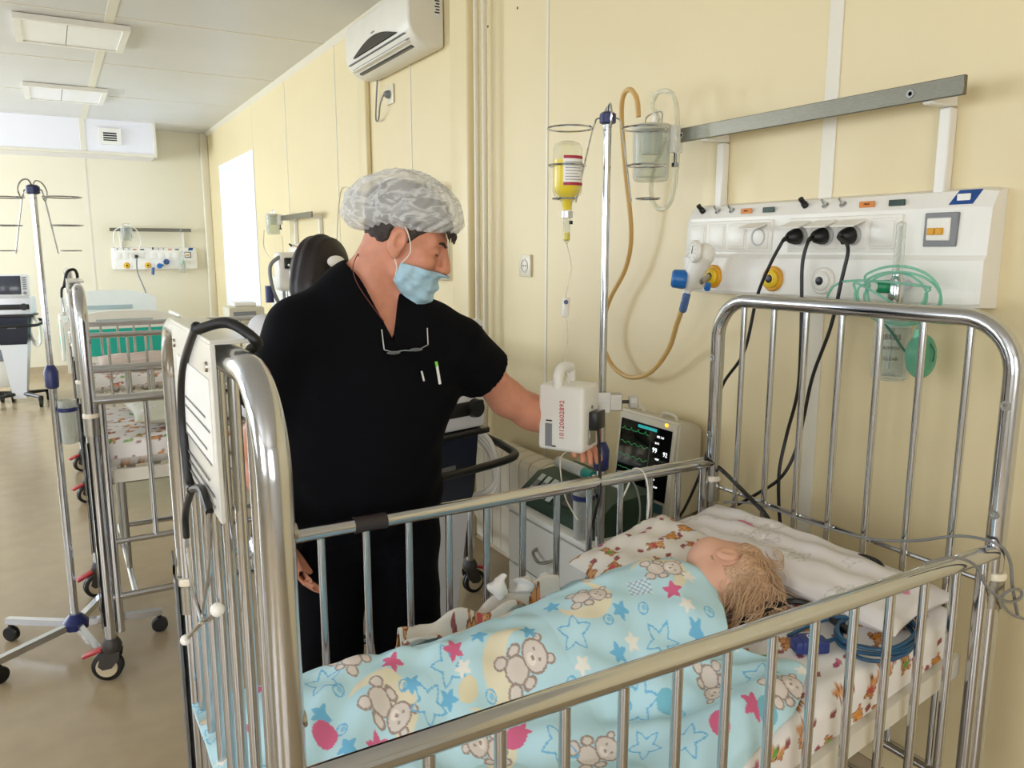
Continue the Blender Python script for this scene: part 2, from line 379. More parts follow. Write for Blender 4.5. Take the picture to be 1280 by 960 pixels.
b.build('frame', white, vg, smooth=False)
for k in range(4): MB().box((.64, 10.372, 2.735 + k * .026), (.79, 10.39, 2.743 + k * .026)).build('slat', white, vg, smooth=False)
# two flat ceiling lamps (switched off)
lampd = M('lamp_diffuser', (240, 240, 240), .25, coat=.4)
for k, (y0, y1, lab) in enumerate(((6.02, 6.70, 'flat white ceiling lamp panel nearest the camera, switched off'), (8.40, 9.14, 'flat white ceiling lamp panel nearest the far wall duct, switched off'))):
    t = thing('ceiling_lamp', lab, 'ceiling lamp', (.25, (y0 + y1) / 2, 2.90), 'ceiling lamps')
    b = MB(); x0, x1 = -.075, .59; z0 = 2.912
    for lo, hi in (((x0, y0, z0), (x0 + .045, y1, ZC - .004)), ((x1 - .045, y0, z0), (x1, y1, ZC - .004)), ((x0 + .0451, y0, z0), (x1 - .0451, y0 + .035, ZC - .0041)), ((x0 + .0451, y1 - .035, z0), (x1 - .0451, y1, ZC - .0041))): b.box(lo, hi)
    b.build('lamp_frame', white, t, smooth=False)
    MB().box((x0 + .04, y0 + .03, z0 + .008), (x0 + .30, y1 - .03, z0 + .03)).build('diffuser', lampd, t, smooth=False)
    MB().box((x0 + .304, y0 + .03, z0 + .008), (x1 - .04, y1 - .03, z0 + .03)).build('diffuser', lampd, t, smooth=False)
# ================================================================== cots
LC, HW = 1.415, 0.396                      # length and half width between post centres
def bar_mesh(L_, r, nm): return MB().cyl((0, 0, 0), (0, 0, L_), r, n=12).mesh(nm, chrome)
def castor(parent, x, y, a):
    ca, sa = math.cos(a), math.sin(a)
    q = lambda u, v, z: (x + u * ca - v * sa, y + u * sa + v * ca, z)
    c = MB(); c.lathe((x, y, .105), (0, 0, 1), [(0, .028), (.02, .034), (.035, .030), (.05, .022)], 16)
    for s in (-1, 1):
        pr = [(-.03, .11), (.03, .11), (.045, .06), (.03, .045), (.0, .05), (-.025, .08)]
        V = [q(u, s * .024, z) for u, z in pr] + [q(u, s * .019, z) for u, z in pr]; n = 6
        c.add(V, [tuple(range(n)), tuple(range(2 * n - 1, n - 1, -1))] + [(i, (i + 1) % n, n + (i + 1) % n, n + i) for i in range(n)])
    fk = c.build('castor', darkgrey, parent)
    w = MB()
    ax = np.array(q(0, 1, 0)) - np.array(q(0, 0, 0)); cc = np.array(q(.018, 0, .052))
    w.lathe(cc - ax * .016, ax, [(0, .02), (0, .045), (.004, .052), (.012, .052), (.013, .044), (.019, .044), (.020, .052), (.028, .052), (.032, .045), (.032, .02)], 24)
    w.build('wheel', black, fk)
    w = MB(); w.lathe(cc - ax * .0185, ax, [(0, .012), (0, .036), (.037, .036), (.037, .012)], 20); w.build('wheel_disc', M('wheel_cream', (196, 180, 150), .5), fk)
    w = MB(); w.rbox((-.035, -.02, -.006), (.035, .02, .006), .005, 2, Matrix.Translation(q(.062, 0, .105)) @ Matrix.Rotation(a, 4, 'Z') @ Matrix.Rotation(.35, 4, 'Y')); w.build('brake_lever', red, fk)
def make_cot(loc, rail_z, deck_z, hinge, slope, label, ang=(0.4, -0.5, 0.6, -0.4), zh=1.365):
    """foot end at local x = 0, head end at x = LC; local z from the floor"""
    t = thing('pediatric_cot', label, 'cot', loc, 'pediatric cots')
    t_org = np.array(loc, float)
    ORG[t.name] = np.zeros(3)              # parts below are given in the cot's own coordinates
    rc = .105
    for x, nm in ((0, 'foot_frame'), (LC, 'head_frame')):
        zt = zh if x else 1.365; barm = bar_mesh(zt - .36, .0078, 'end_bar')
        pts = [(x, -HW, .12), (x, -HW, zt - rc)] + [(x, -HW + rc - rc * math.cos(a), zt - rc + rc * math.sin(a)) for a in np.linspace(.12, PI / 2, 9)]
        pts += [(x, HW - rc + rc * math.sin(a), zt - rc + rc * math.cos(a)) for a in np.linspace(0, PI / 2 - .12, 9)] + [(x, HW, zt - rc), (x, HW, .12)]
        fr = MB().tube(pts, .019, 18).build(nm, chrome, t)
        MB().tube([(x, -HW, .36), (x, HW, .36)], .0125, 12).build('cross_tube', chrome, fr)
        MB().tube([(x, -HW, .24), (x, HW, .24)], .0125, 12).build('cross_tube', chrome, fr)
        if x: MB().tube([(x + (.012 if x else -.012), -HW, .826), (x + (.012 if x else -.012), HW, .826)], .0055, 8).build('cross_rod', chrome, fr)
        for k in range(7):
            o = put('end_bar', barm, fr, (x, -HW + .0905 + k * .1015, .36)); ORG[o.name] = np.zeros(3)
        s = -1 if x == 0 else 1
        for y in (-HW, HW):
            for z in (zt - .165, .98) if zt > 1.2 else (.88,):
                MB().lathe((x - s * .0165, y, z), (-s, 0, 0), [(0, .010), (.004, .0095), (.004, .006), (.0015, .004)], 14).build('screw', steel, fr)
            MB().lathe((x, y, rail_z - .055), (0, 0, 1), [(0, .0205), (0, .025), (.008, .026), (.014, .0235), (.014, .0195)], 18).build('collar', M('nylon_collar', (232, 222, 200), .4), fr)
            MB().lathe((x, y, rail_z - .115), (0, 0, 1), [(0, .0195), (0, .0235), (.058, .0235), (.058, .0195)], 18).build('sleeve', steel, fr)
    rbm = bar_mesh(rail_z - (rail_z - .50), .0085, 'rail_bar')
    for y in (-HW, HW):
        rl = MB().tube([(.0, y, rail_z), (LC, y, rail_z)], .0165, 16).build('side_rail', chrome, t)
        MB().tube([(.03, y, rail_z - .50), (LC - .03, y, rail_z - .50)], .010, 12).build('bottom_tube', chrome, rl)
        for x in (.033, LC - .033): MB().tube([(x, y, rail_z), (x, y, .17)], .0135, 12).build('slide_tube', chrome, rl)
        for k in range(12):
            o = put('rail_bar', rbm, rl, (.170 + k * .1015, y, rail_z - .50)); ORG[o.name] = np.zeros(3)
    # notched ratchet strips on the foot posts
    for y in (-HW, HW):
        po = [(y - .018, .2), (y + .016, .2)]; z = .2
        while z < .84: po += [(y + .016, z + .035), (y + .003, z + .045), (y + .003, z + .055), (y + .016, z + .07)]; z += .08
        po += [(y + .016, .86), (y - .018, .86)]
        MB().prism(po, 0, -.025, -.021).build('ratchet_strip', M('galvanised_strip', (120, 122, 124), .45, .8, var=.3, vscale=25), t)
    # mattress deck: flat part and raised head part
    def dk(nm, x0, z0, x1, z1):
        b = MB(); y = HW - .035; th = .045
        b.box((x0, -y, z0), (x0 + .02, y, z0 + .018)); o = b.build(nm, offw, t, smooth=False); n = 7
        for yy in (-y, y - .02):
            MB().add([(x0, yy, z0), (x1, yy, z1), (x1, yy + .02, z1), (x0, yy + .02, z0), (x0, yy, z0 + th), (x1, yy, z1 + th), (x1, yy + .02, z1 + th), (x0, yy + .02, z0 + th)],
                  [(0, 3, 2, 1), (4, 5, 6, 7), (0, 1, 5, 4), (1, 2, 6, 5), (2, 3, 7, 6), (3, 0, 4, 7)]).build('deck_rail', offw, o, smooth=False)
        for k in range(n + 1):
            u = k / n; xx = min(max(x0 + (x1 - x0) * u, x0 + .016), x1 - .016); zz = z0 + (z1 - z0) * (xx - x0) / (x1 - x0) + .012
            MB().box((xx - .015, -y + .0205, zz), (xx + .015, y - .0205, zz + .02)).build('slat', offw, o, smooth=False)
        return o
    dk('deck_frame', .03, deck_z, hinge, deck_z)
    dk('backrest_frame', hinge, deck_z, LC - .02, deck_z + slope * (LC - .02 - hinge))
    for y in (-HW, HW): MB().tube([(0, y, .30), (LC, y, .30)], .012, 12).build('lower_rail', chrome, t)
    for x in (.09, LC - .09):
        MB().tube([(x, -.15, .30), (x, -.15, deck_z + .01)], .011, 10).build('lift_strut', steel, t); MB().tube([(x, .15, .30), (x, .15, deck_z + .01)], .011, 10).build('lift_strut', steel, t)
        MB().tube([(x, -HW, .30), (x, HW, .30)], .012, 10).build('cross_tube', chrome, t)
    i = 0
    for x in (0, LC):
        for y in (-HW, HW): castor(t, x, y, ang[i] + (PI if x == 0 else 0)); i += 1
    ORG[t.name] = t_org
    return t
CX0, CY0 = .185, 1.214
cotA = make_cot((CX0, CY0, 0), .90, .455, .62, .21, 'chrome barred cot holding the sleeping child under the blue blanket')
cotB = make_cot((.075, 3.335, 0), 1.0, .70, .62, 0.0, 'empty chrome cot with a pale quilt, standing beside the lone IV stand', (-.35, .25, .1, .3), 1.06)
cotC = make_cot((.09, 5.62, 0), 1.0, .60, .62, 0.0, 'chrome cot farther back, just in front of the teal hospital bed', (.3, .3, .1, .3))
# ================================================================== bedhead wall units with gas outlets and sockets
def xf(mb, fn): mb.v = [tuple(fn(*p)) for p in mb.v]; return mb
def rwall(yL, dz=0): return lambda u, v, z: (XW - v, yL - u, z + dz)
def fwall(xL, dz=0): return lambda u, v, z: (xL + u, YF - v, z + dz)
ochre = M('ochre_plastic', (222, 160, 28), .4); yellow = M('yellow_plastic', (232, 196, 40), .4)
orange = M('orange_sticker', (214, 128, 40), .5); bluest = M('blue_sticker', (28, 74, 140), .4)
def wall_unit(mp, label, full=True, raised=()):
    o = mp(.49, 0, 1.36); t = thing('bedhead_wall_unit', label, 'wall unit', o, 'bedhead wall units')
    B = lambda nm, mb, m, par=t, **k: xf(mb, mp).build(nm, m, par, **k)
    # housing: prism profile (v, z) along u with rounded ends
    pr = [(0.0005, 1.362), (.068, 1.366), (.074, 1.375), (.074, 1.474), (.064, 1.486), (.058, 1.595), (.036, 1.632), (.0005, 1.640)]
    h = MB(); us = [(0, .72), (.006, .86), (.018, .96), (.035, 1.0), (.945, 1.0), (.9452, 1.0), (.98, .93), (.98, .93)]
    V = []
    for u, s in us: V += [(u, v * s, 1.5 + (z - 1.5) * (.5 + .5 * s)) for v, z in pr]
    n = len(pr); Fc = [tuple(range(n)), tuple(range(len(V) - 1, len(V) - n - 1, -1))]
    for i in range(len(us) - 1):
        for k in range(n): Fc.append((i * n + k, i * n + (k + 1) % n, (i + 1) * n + (k + 1) % n, (i + 1) * n + k))
    B('housing', h.add(V, Fc), white, ang=25)
    vf = lambda z: .064 - (z - 1.486) * .055 if z > 1.486 else .074
    # sockets and blank plates
    for g in (0, 1):
        u0 = .028 + g * .402
        f = B('plate_frame', MB().rbox((u0, .052, 1.492), (u0 + .345, .0665, 1.585), .004, 2), white)
        for k in range(4):
            uc = u0 + .045 + k * .084; i = g * 4 + k
            p = B('socket_plate', MB().rbox((uc - .036, .06, 1.501), (uc + .036, .0695, 1.576), .003, 2), white)
            if i in raised:
                B('socket', MB().lathe((uc, .068, 1.535), (0, 1, 0), [(0, .026), (.004, .026), (.004, .022), (.0012, .021), (.0012, .0)], 20), M('socket_grey', (190, 190, 188), .4), p)
                V_ = [(uc - .034, .070, 1.572), (uc + .034, .070, 1.572), (uc + .034, .118, 1.556), (uc - .034, .118, 1.556)]
                V_ += [(a, b_ + .001, c + .004) for a, b_, c in V_]
                B('flap', MB().add(V_, [(0, 1, 2, 3), (7, 6, 5, 4), (0, 4, 5, 1), (1, 5, 6, 2), (2, 6, 7, 3), (3, 7, 4, 0)]), white, p, smooth=False)
            elif full:
                B('flap', MB().rbox((uc - .031, .066, 1.508), (uc + .031, .073, 1.570), .002, 2), white, p)
    # toggles, lamps and stickers along the sloping top
    for u in (.07, .468): B('knob', MB().lathe((u, .045, 1.617), (0, .75, .65), [(0, .009), (.012, .009), (.014, .007), (.03, .0075), (.03, .0)], 12), black)
    for u in (.136, .195, .534, .589): B('toggle_switch', MB().lathe((u, .045, 1.615), (0, .75, .65), [(0, .010), (.004, .010), (.005, .005), (.024, .004), (.026, .0)], 12), chrome)
    for u, m in ((.26, orange), (.665, orange), (.345, dgreen), (.748, dgreen)):
        B('indicator_label', MB().rbox((u - .022, .0525, 1.605), (u + .022, .0555, 1.620), .0012, 1), m)
    B('sticker', MB().add([(.88, .0555, 1.602), (.935, .0555, 1.602), (.945, .0365, 1.634), (.892, .0365, 1.634), (.88, .0535, 1.6), (.935, .0535, 1.6), (.945, .0345, 1.632), (.892, .0345, 1.632)], [(0, 1, 2, 3), (7, 6, 5, 4), (0, 4, 5, 1), (1, 5, 6, 2), (2, 6, 7, 3), (3, 7, 4, 0)]), bluest, smooth=False)
    if full: B('sticker_mark', MB().rbox((.895, .0475, 1.609), (.926, .051, 1.625), .001, 1), white)
    # breaker window
    B('breaker_window', MB().rbox((.832, .056, 1.506), (.912, .0675, 1.584), .002, 1), grey)
    B('breaker', MB().rbox((.84, .062, 1.520), (.897, .0715, 1.572), .002, 1), white)
    for u in (.855, .875): B('breaker_lever', MB().rbox((u - .010, .068, 1.533), (u + .008, .078, 1.549), .002, 1), ochre)
    # gas outlets
    for u, a, b_ in ((.156, ochre, yellow), (.394, ochre, yellow), (.566, white, white)):
        g_ = B('gas_outlet', MB().lathe((u, .072, 1.417), (0, 1, 0), [(0, .036), (.008, .036), (.012, .032), (.012, .0)], 26), a)
        B('outlet_ring', MB().lathe((u, .083, 1.417), (0, 1, 0), [(0, .026), (.006, .026), (.010, .021), (.010, .012), (.004, .011), (.004, .0)], 22), b_, g_)
        B('outlet_core', MB().lathe((u, .086, 1.417), (0, 1, 0), [(0, .0105), (.009, .0105), (.010, .006), (.010, .0)], 14), blackp, g_)
    # accessory rail on brackets
    B('accessory_rail', MB().rbox((-.005, .100, 1.832), (.925, .112, 1.874), .0015, 1), M('rail_metal', (122, 119, 106), .38, 1.0, var=.12, vscale=14, stretch=(1, 6, 60)))
    for u in (.115, .835):
        B('rail_bracket', MB().rbox((u - .014, .001, 1.630), (u + .014, .030, 1.8245), .003, 1), white)
        B('rail_bracket', MB().rbox((u - .0125, .0005, 1.826), (u + .0125, .1005, 1.852), .003, 1), white)
    for u in (.03, .80): B('screw', MB().lathe((u, .110, 1.853), (0, 1, 0), [(0, .010), (.004, .0095), (.004, .005), (.002, .005), (.002, 0)], 14), chrome)
    return t, B
U1 = rwall(1.985)
un1, B1 = wall_unit(U1, 'white bedhead panel with plugged-in black cords above the sleeping child', True, (3, 4, 5, 6))
lettering('220 B', .007, U1(.665, .0565, 1.6128), (0, -1, 0), (.3, 0, 1), blackp, un1)
lettering('220 B', .007, U1(.26, .0565, 1.6128), (0, -1, 0), (.3, 0, 1), blackp, un1)
wall_unit(rwall(4.86, -.03), 'white bedhead panel on the right wall behind the capped man', False)
wall_unit(rwall(6.98, -.09), 'white bedhead panel farthest along the right wall, near the window', False)
UF = fwall(.665, -.115)
wall_unit(UF, 'white bedhead panel on the far wall above the teal bed', False, (2,))

# ---- suction jars hanging on the rails
def jar(mp, u, label, s=1.0, k=0):
    """mp maps unit coordinates; the jar hangs from a rail clamp at u"""
    t = thing('suction_jar', label, 'jar', mp(u, .15, 1.70), 'suction jars')
    B = lambda nm, mb, m, par=t, **kk: xf(mb, mp).build(nm, m, par, **kk)
    v = .165
    bd = B('jar_body', MB().lathe((u, v, 1.715), (0, 0, 1), [(.004, 0), (0, .046), (.004, .054), (.012, .057), (.165, .061), (.165, .0575), (.014, .054), (.007, .0)], 28), clear)
    B('lid', MB().lathe((u, v, 1.872), (0, 0, 1), [(0, .058), (0, .064), (.014, .064), (.018, .056), (.024, .022), (.024, 0)], 28), CLEAR('jar_lid', (226, 224, 212), .45, .3))
    B('inner_cup', MB().lathe((u, v, 1.80), (0, 0, 1), [(0, 0), (0, .03), (.07, .034), (.07, 0)], 20), frost)
    B('valve', MB().lathe((u + .015, v, 1.893), (0, 0, 1), [(0, .012), (.02, .010), (.022, .006), (.03, .006), (.03, 0)], 12), white)
    B('wire_handle', MB().tube(spline([(u - .03, v, 1.885), (u - .03, v, 1.915), (u + .01, v, 1.925), (u + .045, v, 1.922), (u + .047, v, 1.89)], 4), .0025, 6), chrome)
    B('clamp', MB().rbox((u + .045, .098, 1.80), (u + .075, .135, 1.885), .004, 2), white)
    B('clamp_screw', MB().lathe((u + .06, .117, 1.80), (0, 0, -1), [(0, .005), (.03, .005), (.03, .011), (.042, .011), (.042, 0)], 12), black)
    return t, B
j1, JB = jar(U1, -.05, 'clear suction jar on the rail left of the nearest bedhead panel')
JB('drain_tube', MB().tube(spline([(-.015, .165, 1.90), (-.05, .165, 1.95), (-.01, .17, 1.985), (.06, .17, 1.95), (.075, .165, 1.80), (.05, .16, 1.66), (-.0, .16, 1.625), (-.045, .16, 1.66), (-.04, .165, 1.74), (.02, .165, 1.84)], 8), .0075, 10), CLEAR('clear_tube', (238, 238, 228), .16))
jar(rwall(4.86, -.03), -.05, 'clear suction jar beside the man’s cap, on the second rail')
jar(rwall(6.98, -.09), -.06, 'clear suction jar on the rail nearest the window')
j4, JF = jar(UF, .17, 'small clear suction jar on the far wall rail')
JF('drain_tube', MB().tube(spline([(.15, .165, 1.89), (.05, .16, 1.84), (.03, .15, 1.70), (.09, .15, 1.60)], 6), .007, 6), white)
JF('drain_tube', MB().tube(spline([(.19, .165, 1.89), (.28, .16, 1.86), (.33, .15, 1.72), (.30, .15, 1.62)], 6), .007, 6), white)
tb = MB().tube(spline([(1.70, 4.915, 1.862), atx(428, 235, 1.72), atx(423, 260, 1.74), atx(421, 300, 1.74), atx(421, 345, 1.74)], 6), .006, 6).build('suction_hose', M('pale_hose', (226, 218, 190), .4), None, atx(421, 345, 1.74))
tag(tb, 'pale suction hose hanging from the jar beside the man’s cap', 'hose')
tb = MB().tube(spline([atx(330, 288, 1.72), atx(330, 310, 1.74), atx(342, 326, 1.74), atx(353, 318, 1.74), atx(352, 295, 1.74)], 6), .006, 6).build('suction_hose', MC['pale_hose'], None, atx(342, 326, 1.74))
tag(tb, 'thin looped hose below the suction jar nearest the window', 'hose')

# ---- amber suction hose looping from the jar to the vacuum regulator
hp = [atx(852, 388, 1.71), atx(846, 405, 1.73), atx(835, 438, 1.78), atx(812, 466, 1.80), atx(785, 471, 1.80), atx(762, 452, 1.80), atx(752, 415, 1.80), atx(762, 375, 1.80), atx(782, 335, 1.80), atx(789, 290, 1.79), atx(782, 215, 1.76), atx(777, 150, 1.72), atx(779, 120, 1.70), atx(788, 112, 1.695), atx(796, 124, 1.69), atx(798, 146, 1.69)]
tag(MB().tube(spline(hp, 8), .0085, 12).build('suction_hose', CLEAR('amber_rubber', (222, 186, 118), .62, .35), None, hp[4]), 'amber rubber hose drooping from the vacuum regulator up to the jar', 'hose')
ah = [atx(862, 270, 1.82), atx(850, 320, 1.84), atx(848, 350, 1.84)]
# ---- vacuum regulator with gauge
g0 = atx(880, 315, 1.705); t = thing('vacuum_regulator', 'white vacuum regulator with round gauge and big blue knob', 'regulator', atx(858, 345, 1.705))
nx = np.array([-.93, .36, .05]); nx /= np.linalg.norm(nx)
def regf(p):
    d = cap(p, atx(880, 318, 1.715), atx(862, 352, 1.715), .034, .026)
    d = smin(d, cap(p, atx(862, 352, 1.715), atx(876, 356, 1.75), .018, .014), .015)
    return smin(d, cap(p, atx(862, 352, 1.715), atx(857, 372, 1.715), .014, .011), .01)
vv = surf(regf, g0 - [.08, .10, .16], g0 + [.08, .13, .08], .004)
from_arrays('body', [vv], white, t)
MB().lathe(g0 + nx * .024, nx, [(0, .034), (.010, .034), (.014, .031), (.014, .028), (.011, .028)], 26).build('gauge_rim', white, t)
gd = MB().lathe(g0 + nx * .034, nx, [(0, .029), (.0035, .029), (.0035, 0)], 26).build('gauge_dial', M('dial_white', (240, 240, 235), .3), t)
gu, gw, _ = basis(nx)
for k in range(10):
    a = PI * (-.25 + 1.5 * k / 9); c = g0 + nx * .0378 + .023 * (math.cos(a) * gu + math.sin(a) * gw)
    MB().tube([c, c + .004 * (math.cos(a) * gu + math.sin(a) * gw)], .0008, 4).build('tick', black, gd)
MB().tube([g0 + nx * .039 - gw * .006, g0 + nx * .039 + .018 * (gu * .3 + gw)], [.0014, .0006], 5).build('needle', black, gd)
kb = atx(862, 350, 1.705)
MB().lathe(kb + nx * .01, np.array([-.75, .64, .1]), [(0, .026), (.01, .03), (.04, .028), (.046, .022), (.046, 0)], 24).build('knob', blue, t)
MB().lathe(atx(885, 356, 1.73), (-.6, -.5, -.5), [(0, .010), (.02, .010), (.022, 0)], 12).build('small_knob', blue, t)
MB().cyl(atx(876, 352, 1.73), U1(.156, .09, 1.417), .010).build('connector', steel, t)
d0, d1 = atx(859, 366, 1.712), atx(853, 390, 1.712)
MB().tube([d0, d0 + (d1 - d0) * .1, d1 - (d1 - d0) * .1, d1], [.009, .0125, .0125, .009], 14).build('trap_bottle', CLEAR('blue_clear', (120, 150, 200), .3), t)
# ---- oxygen flowmeter and humidifier
fx_, fy = 1.735, 1.172
t = thing('oxygen_flowmeter', 'clear oxygen flowmeter with green knob and humidifier bottle', 'flowmeter', (fx_, fy, 1.19))
MB().lathe((fx_, fy, 1.438), (0, 0, 1), [(0, .012), (.12, .0115), (.124, .008), (.128, 0)], 20).build('flow_tube', clear, t)
MB().tube([(fx_, fy, 1.44), (fx_, fy, 1.555)], .0035, 8).build('inner_tube', frost, t)
MB().lathe((fx_, fy, 1.375), (0, 0, 1), [(0, .016), (.01, .018), (.05, .018), (.06, .013), (.066, .013)], 18).build('body', chrome, t)
MB().tube([(fx_, fy, 1.405), (XW - .08, fy, 1.417)], .011, 12).build('connector', chrome, t)
MB().lathe((fx_, fy + .012, 1.412), (-.75, .65, 0), [(0, .012), (.006, .0165), (.03, .0155), (.034, .012), (.034, 0)], 20).build('knob', green, t)
MB().lathe((fx_, fy + .012, 1.412) + np.array([-.75, .65, 0]) * .0342, (-.75, .65, 0), [(0, .008), (.001, .008), (.001, 0)], 16).build('knob_cap', white, t)
bt = MB().lathe((fx_, fy, 1.19), (0, 0, 1), [(.004, 0), (0, .034), (.004, .040), (.01, .041), (.12, .041), (.128, .038), (.128, .035), (.012, .037), (.008, 0)], 26).build('humidifier_bottle', CLEAR('bottle_clear', (236, 240, 238), .12), t)
MB().lathe((fx_, fy, 1.318), (0, 0, 1), [(0, .04), (.022, .04), (.03, .03), (.058, .014)], 24).build('bottle_cap', CLEAR('cap_clear', (214, 228, 222), .5, .3), t)
MB().tube(spline([(fx_, fy, 1.33), (fx_, fy, 1.25), (fx_ - .005, fy, 1.215)], 4), .0045, 8).build('dip_tube', frost, t)
for k, (tx, sz) in enumerate((('IBERS', .017), ('HUMIDIFI', .011), ('CLEAR', .011), ('max 6.0 bar', .006))):
    lettering(tx, sz, (fx_ - .0348, fy - .0229, 1.296 - k * .026 - (k == 3) * .012), (.55, -.835, 0), (0, 0, 1), blackp, t)
# ---- green oxygen mask with coiled tubing
mg = CLEAR('green_pvc', (176, 226, 208), .30, .15); t = thing('oxygen_mask', 'green oxygen mask with coiled tubing hung on the flowmeter', 'mask', atx(1150, 470, 1.70))
pts = []
rs = np.random.RandomState(3)
for k in range(4 * 20):
    a = 2 * PI * k / 20 + .8; w_ = 1 + .16 * math.sin(k * .31) ; pts.append(np.array([1.705 - .004 * math.sin(k * .2) - .010 * (k / 80), 1.160 + .014 * math.sin(k // 20 * 2.1) + (.075 + .011 * (k // 20)) * w_ * math.cos(a), 1.388 + .006 * math.cos(k // 20 * 1.7) + (.048 + .006 * (k // 20)) * w_ * math.sin(a)]))
pts = [np.array(atx(1030, 384, 1.70)), np.array(atx(1052, 352, 1.70))] + pts[6:] + [np.array(atx(1140, 395, 1.69)), np.array(atx(1147, 412, 1.69))]
MB().tube(spline(pts, 4), .0031, 8).build('tubing', mg, t)
mc = atx(1151, 445, 1.69)
def maskf(p):
    d = ell(p, mc, (.030, .030, .048)); d = np.abs(d) - .0032
    return np.maximum(d, p[:, 0] - (mc[0] + .012))
from_arrays('mask_shell', [surf(maskf, mc - .056, mc + .056, .0035)], CLEAR('green_shell', (140, 206, 178), .3, .15), t)
MB().lathe(atx(1147, 412, 1.68), (0, 0, -1), [(0, .007), (.02, .009), (.03, .013), (.035, .013)], 14).build('inlet', M('green_soft', (110, 190, 160), .3), t)
MB().tube(spline([atx(1104, 402, 1.70), atx(1118, 420, 1.69), atx(1130, 438, 1.685), atx(1140, 444, 1.68)], 5), .0028, 6).build('elastic_strap', M('strap_green', (40, 96, 78), .6), t)
MB().tube(spline([atx(1163, 430, 1.68), atx(1168, 440, 1.67), atx(1166, 452, 1.675)], 5), .002, 6).build('elastic_strap', MC['strap_green'], t)
# ---- three plugs with their black cords
def plug(u, z, pts, label, out=(-1, 0, 0)):
    c = np.array(U1(u, .076, z)); t = thing('power_cord', label, 'power cord', c, 'black power cords')
    MB().lathe(c, (-1, .25, -.1), [(0, .022), (.012, .022), (.028, .016), (.036, .009), (.036, 0)], 16).build('plug', black, t)
    e = c + np.array([-.034, .012, -.004])
    MB().tube([e + [.012, 0, .003], e + (pts[0] - e) * .5], [.009, .006], 10).build('strain_relief', black, t)
    MB().tube(spline([e] + list(pts), 8), .0048, 8).build('cord', black, t)
X1, X2 = 1.745, 1.72
plug(.474, 1.535, [atx(*q, x) for q, x in (((978, 302), 1.71), ((962, 332), 1.70), ((946, 372), 1.70), ((930, 440), 1.70), ((903, 482), 1.71), ((893, 530), 1.70), ((876, 590), 1.70), ((852, 642), 1.69), ((838, 650), 1.69))], 'black cord from the left plug, falling beside the monitor')
plug(.558, 1.535, [atx(*q, x) for q, x in (((1010, 302), 1.71), ((1003, 330), 1.70), ((1002, 380), 1.70), ((1001, 430), 1.70), ((997, 490), 1.72), ((983, 545), 1.72), ((974, 590), 1.70), ((974, 640), 1.70), ((978, 668), 1.70))], 'black cord from the middle plug, dropping behind the headboard')
plug(.642, 1.535, [atx(*q, x) for q, x in (((1060, 310), 1.71), ((1052, 350), 1.70), ((1038, 410), 1.70), ((1016, 470), 1.71), ((1004, 525), 1.72), ((994, 565), 1.72), ((976, 597), 1.70), ((945, 618), 1.69), ((905, 640), 1.69))], 'black cord from the right plug, swinging left across the other cord')
# ---- far wall unit: regulator, humidifier and cable
t = thing('vacuum_regulator', 'blue knobbed regulator on the far wall panel', 'regulator', UF(.53, .09, 1.36))
for nm, mb, m in (('body', MB().lathe((.53, .075, 1.415), (0, 1, 0), [(0, .02), (.05, .02), (.05, 0)], 14), white), ('knob', MB().lathe((.525, .12, 1.41), (0, 1, 0), [(0, .034), (.03, .03), (.03, 0)], 16), blue), ('gauge', MB().lathe((.61, .08, 1.46), (0, 1, 0), [(0, .035), (.03, .035), (.03, 0)], 18), MC['blue_clear']), ('trap_bottle', MB().cyl((.44, .11, 1.30), (.45, .11, 1.39), .018), MC['blue_clear'])): xf(mb, UF).build(nm, m, t)
t = thing('oxygen_humidifier', 'clear oxygen humidifier bottle at the right of the far wall panel', 'humidifier', UF(.80, .1, 1.29))
xf(MB().lathe((.80, .11, 1.32), (0, 0, 1), [(0, .03), (.01, .04), (.13, .04), (.15, .02), (.20, .016), (.28, .013), (.28, 0)], 16), UF).build('bottle', clear, t)
xf(MB().lathe((.80, .11, 1.44), (0, 0, 1), [(0, .03), (.03, .03), (.03, 0)], 12), UF).build('cap', M('pale_green', (170, 205, 190), .4), t)
c0 = np.array(UF(.27, .07, 1.53))
t = thing('power_cord', 'grey cord hanging from the far wall panel to the teal bed', 'power cord', c0)
MB().lathe(c0, (0, -1, -.3), [(0, .02), (.03, .02), (.04, .008), (.04, 0)], 12).build('plug', black, t)
MB().tube(spline([c0 + [0, -.05, -.02], aty(172, 340, 10.7), aty(182, 365, 10.5), aty(188, 385, 10.3), aty(193, 405, 10.2)], 6), .008, 6).build('cord', grey, t)
# ---- wall outlet on the right wall, AC outlet
t = thing('wall_outlet', 'cream round wall outlet between the man and the drip bottle', 'outlet', (XW, 3.077, 1.375))
MB().rbox((XW - .012, 3.028, 1.378), (XW - .001, 3.126, 1.476), .003, 2).build('plate', cream, t)
MB().lathe((XW - .012, 3.077, 1.427), (-1, 0, 0), [(-.002, .03), (.003, .03), (.003, .024), (-.001, .023), (-.001, 0)], 20).build('socket', MC['socket_grey'], t)
for d in (-.01, .01): MB().cyl((XW - .0135, 3.077 + d, 1.427), (XW - .010, 3.077 + d, 1.427), .0035).build('hole', black, t)
ac = thing('air_conditioner', 'white split air conditioner high on the right wall', 'air conditioner', (XW, 4.39, 2.53))
ya, yb = 3.90, 4.88
pr = [(XW - .001, 2.53), (XW - .05, 2.515), (XW - .10, 2.52), (XW - .155, 2.545), (XW - .19, 2.585), (XW - .205, 2.63), (XW - .205, 2.78), (XW - .19, 2.815), (XW - .15, 2.825), (XW - .001, 2.825)]
b = MB(); n = len(pr); V = []; cxp = XW - .1; czp = 2.67
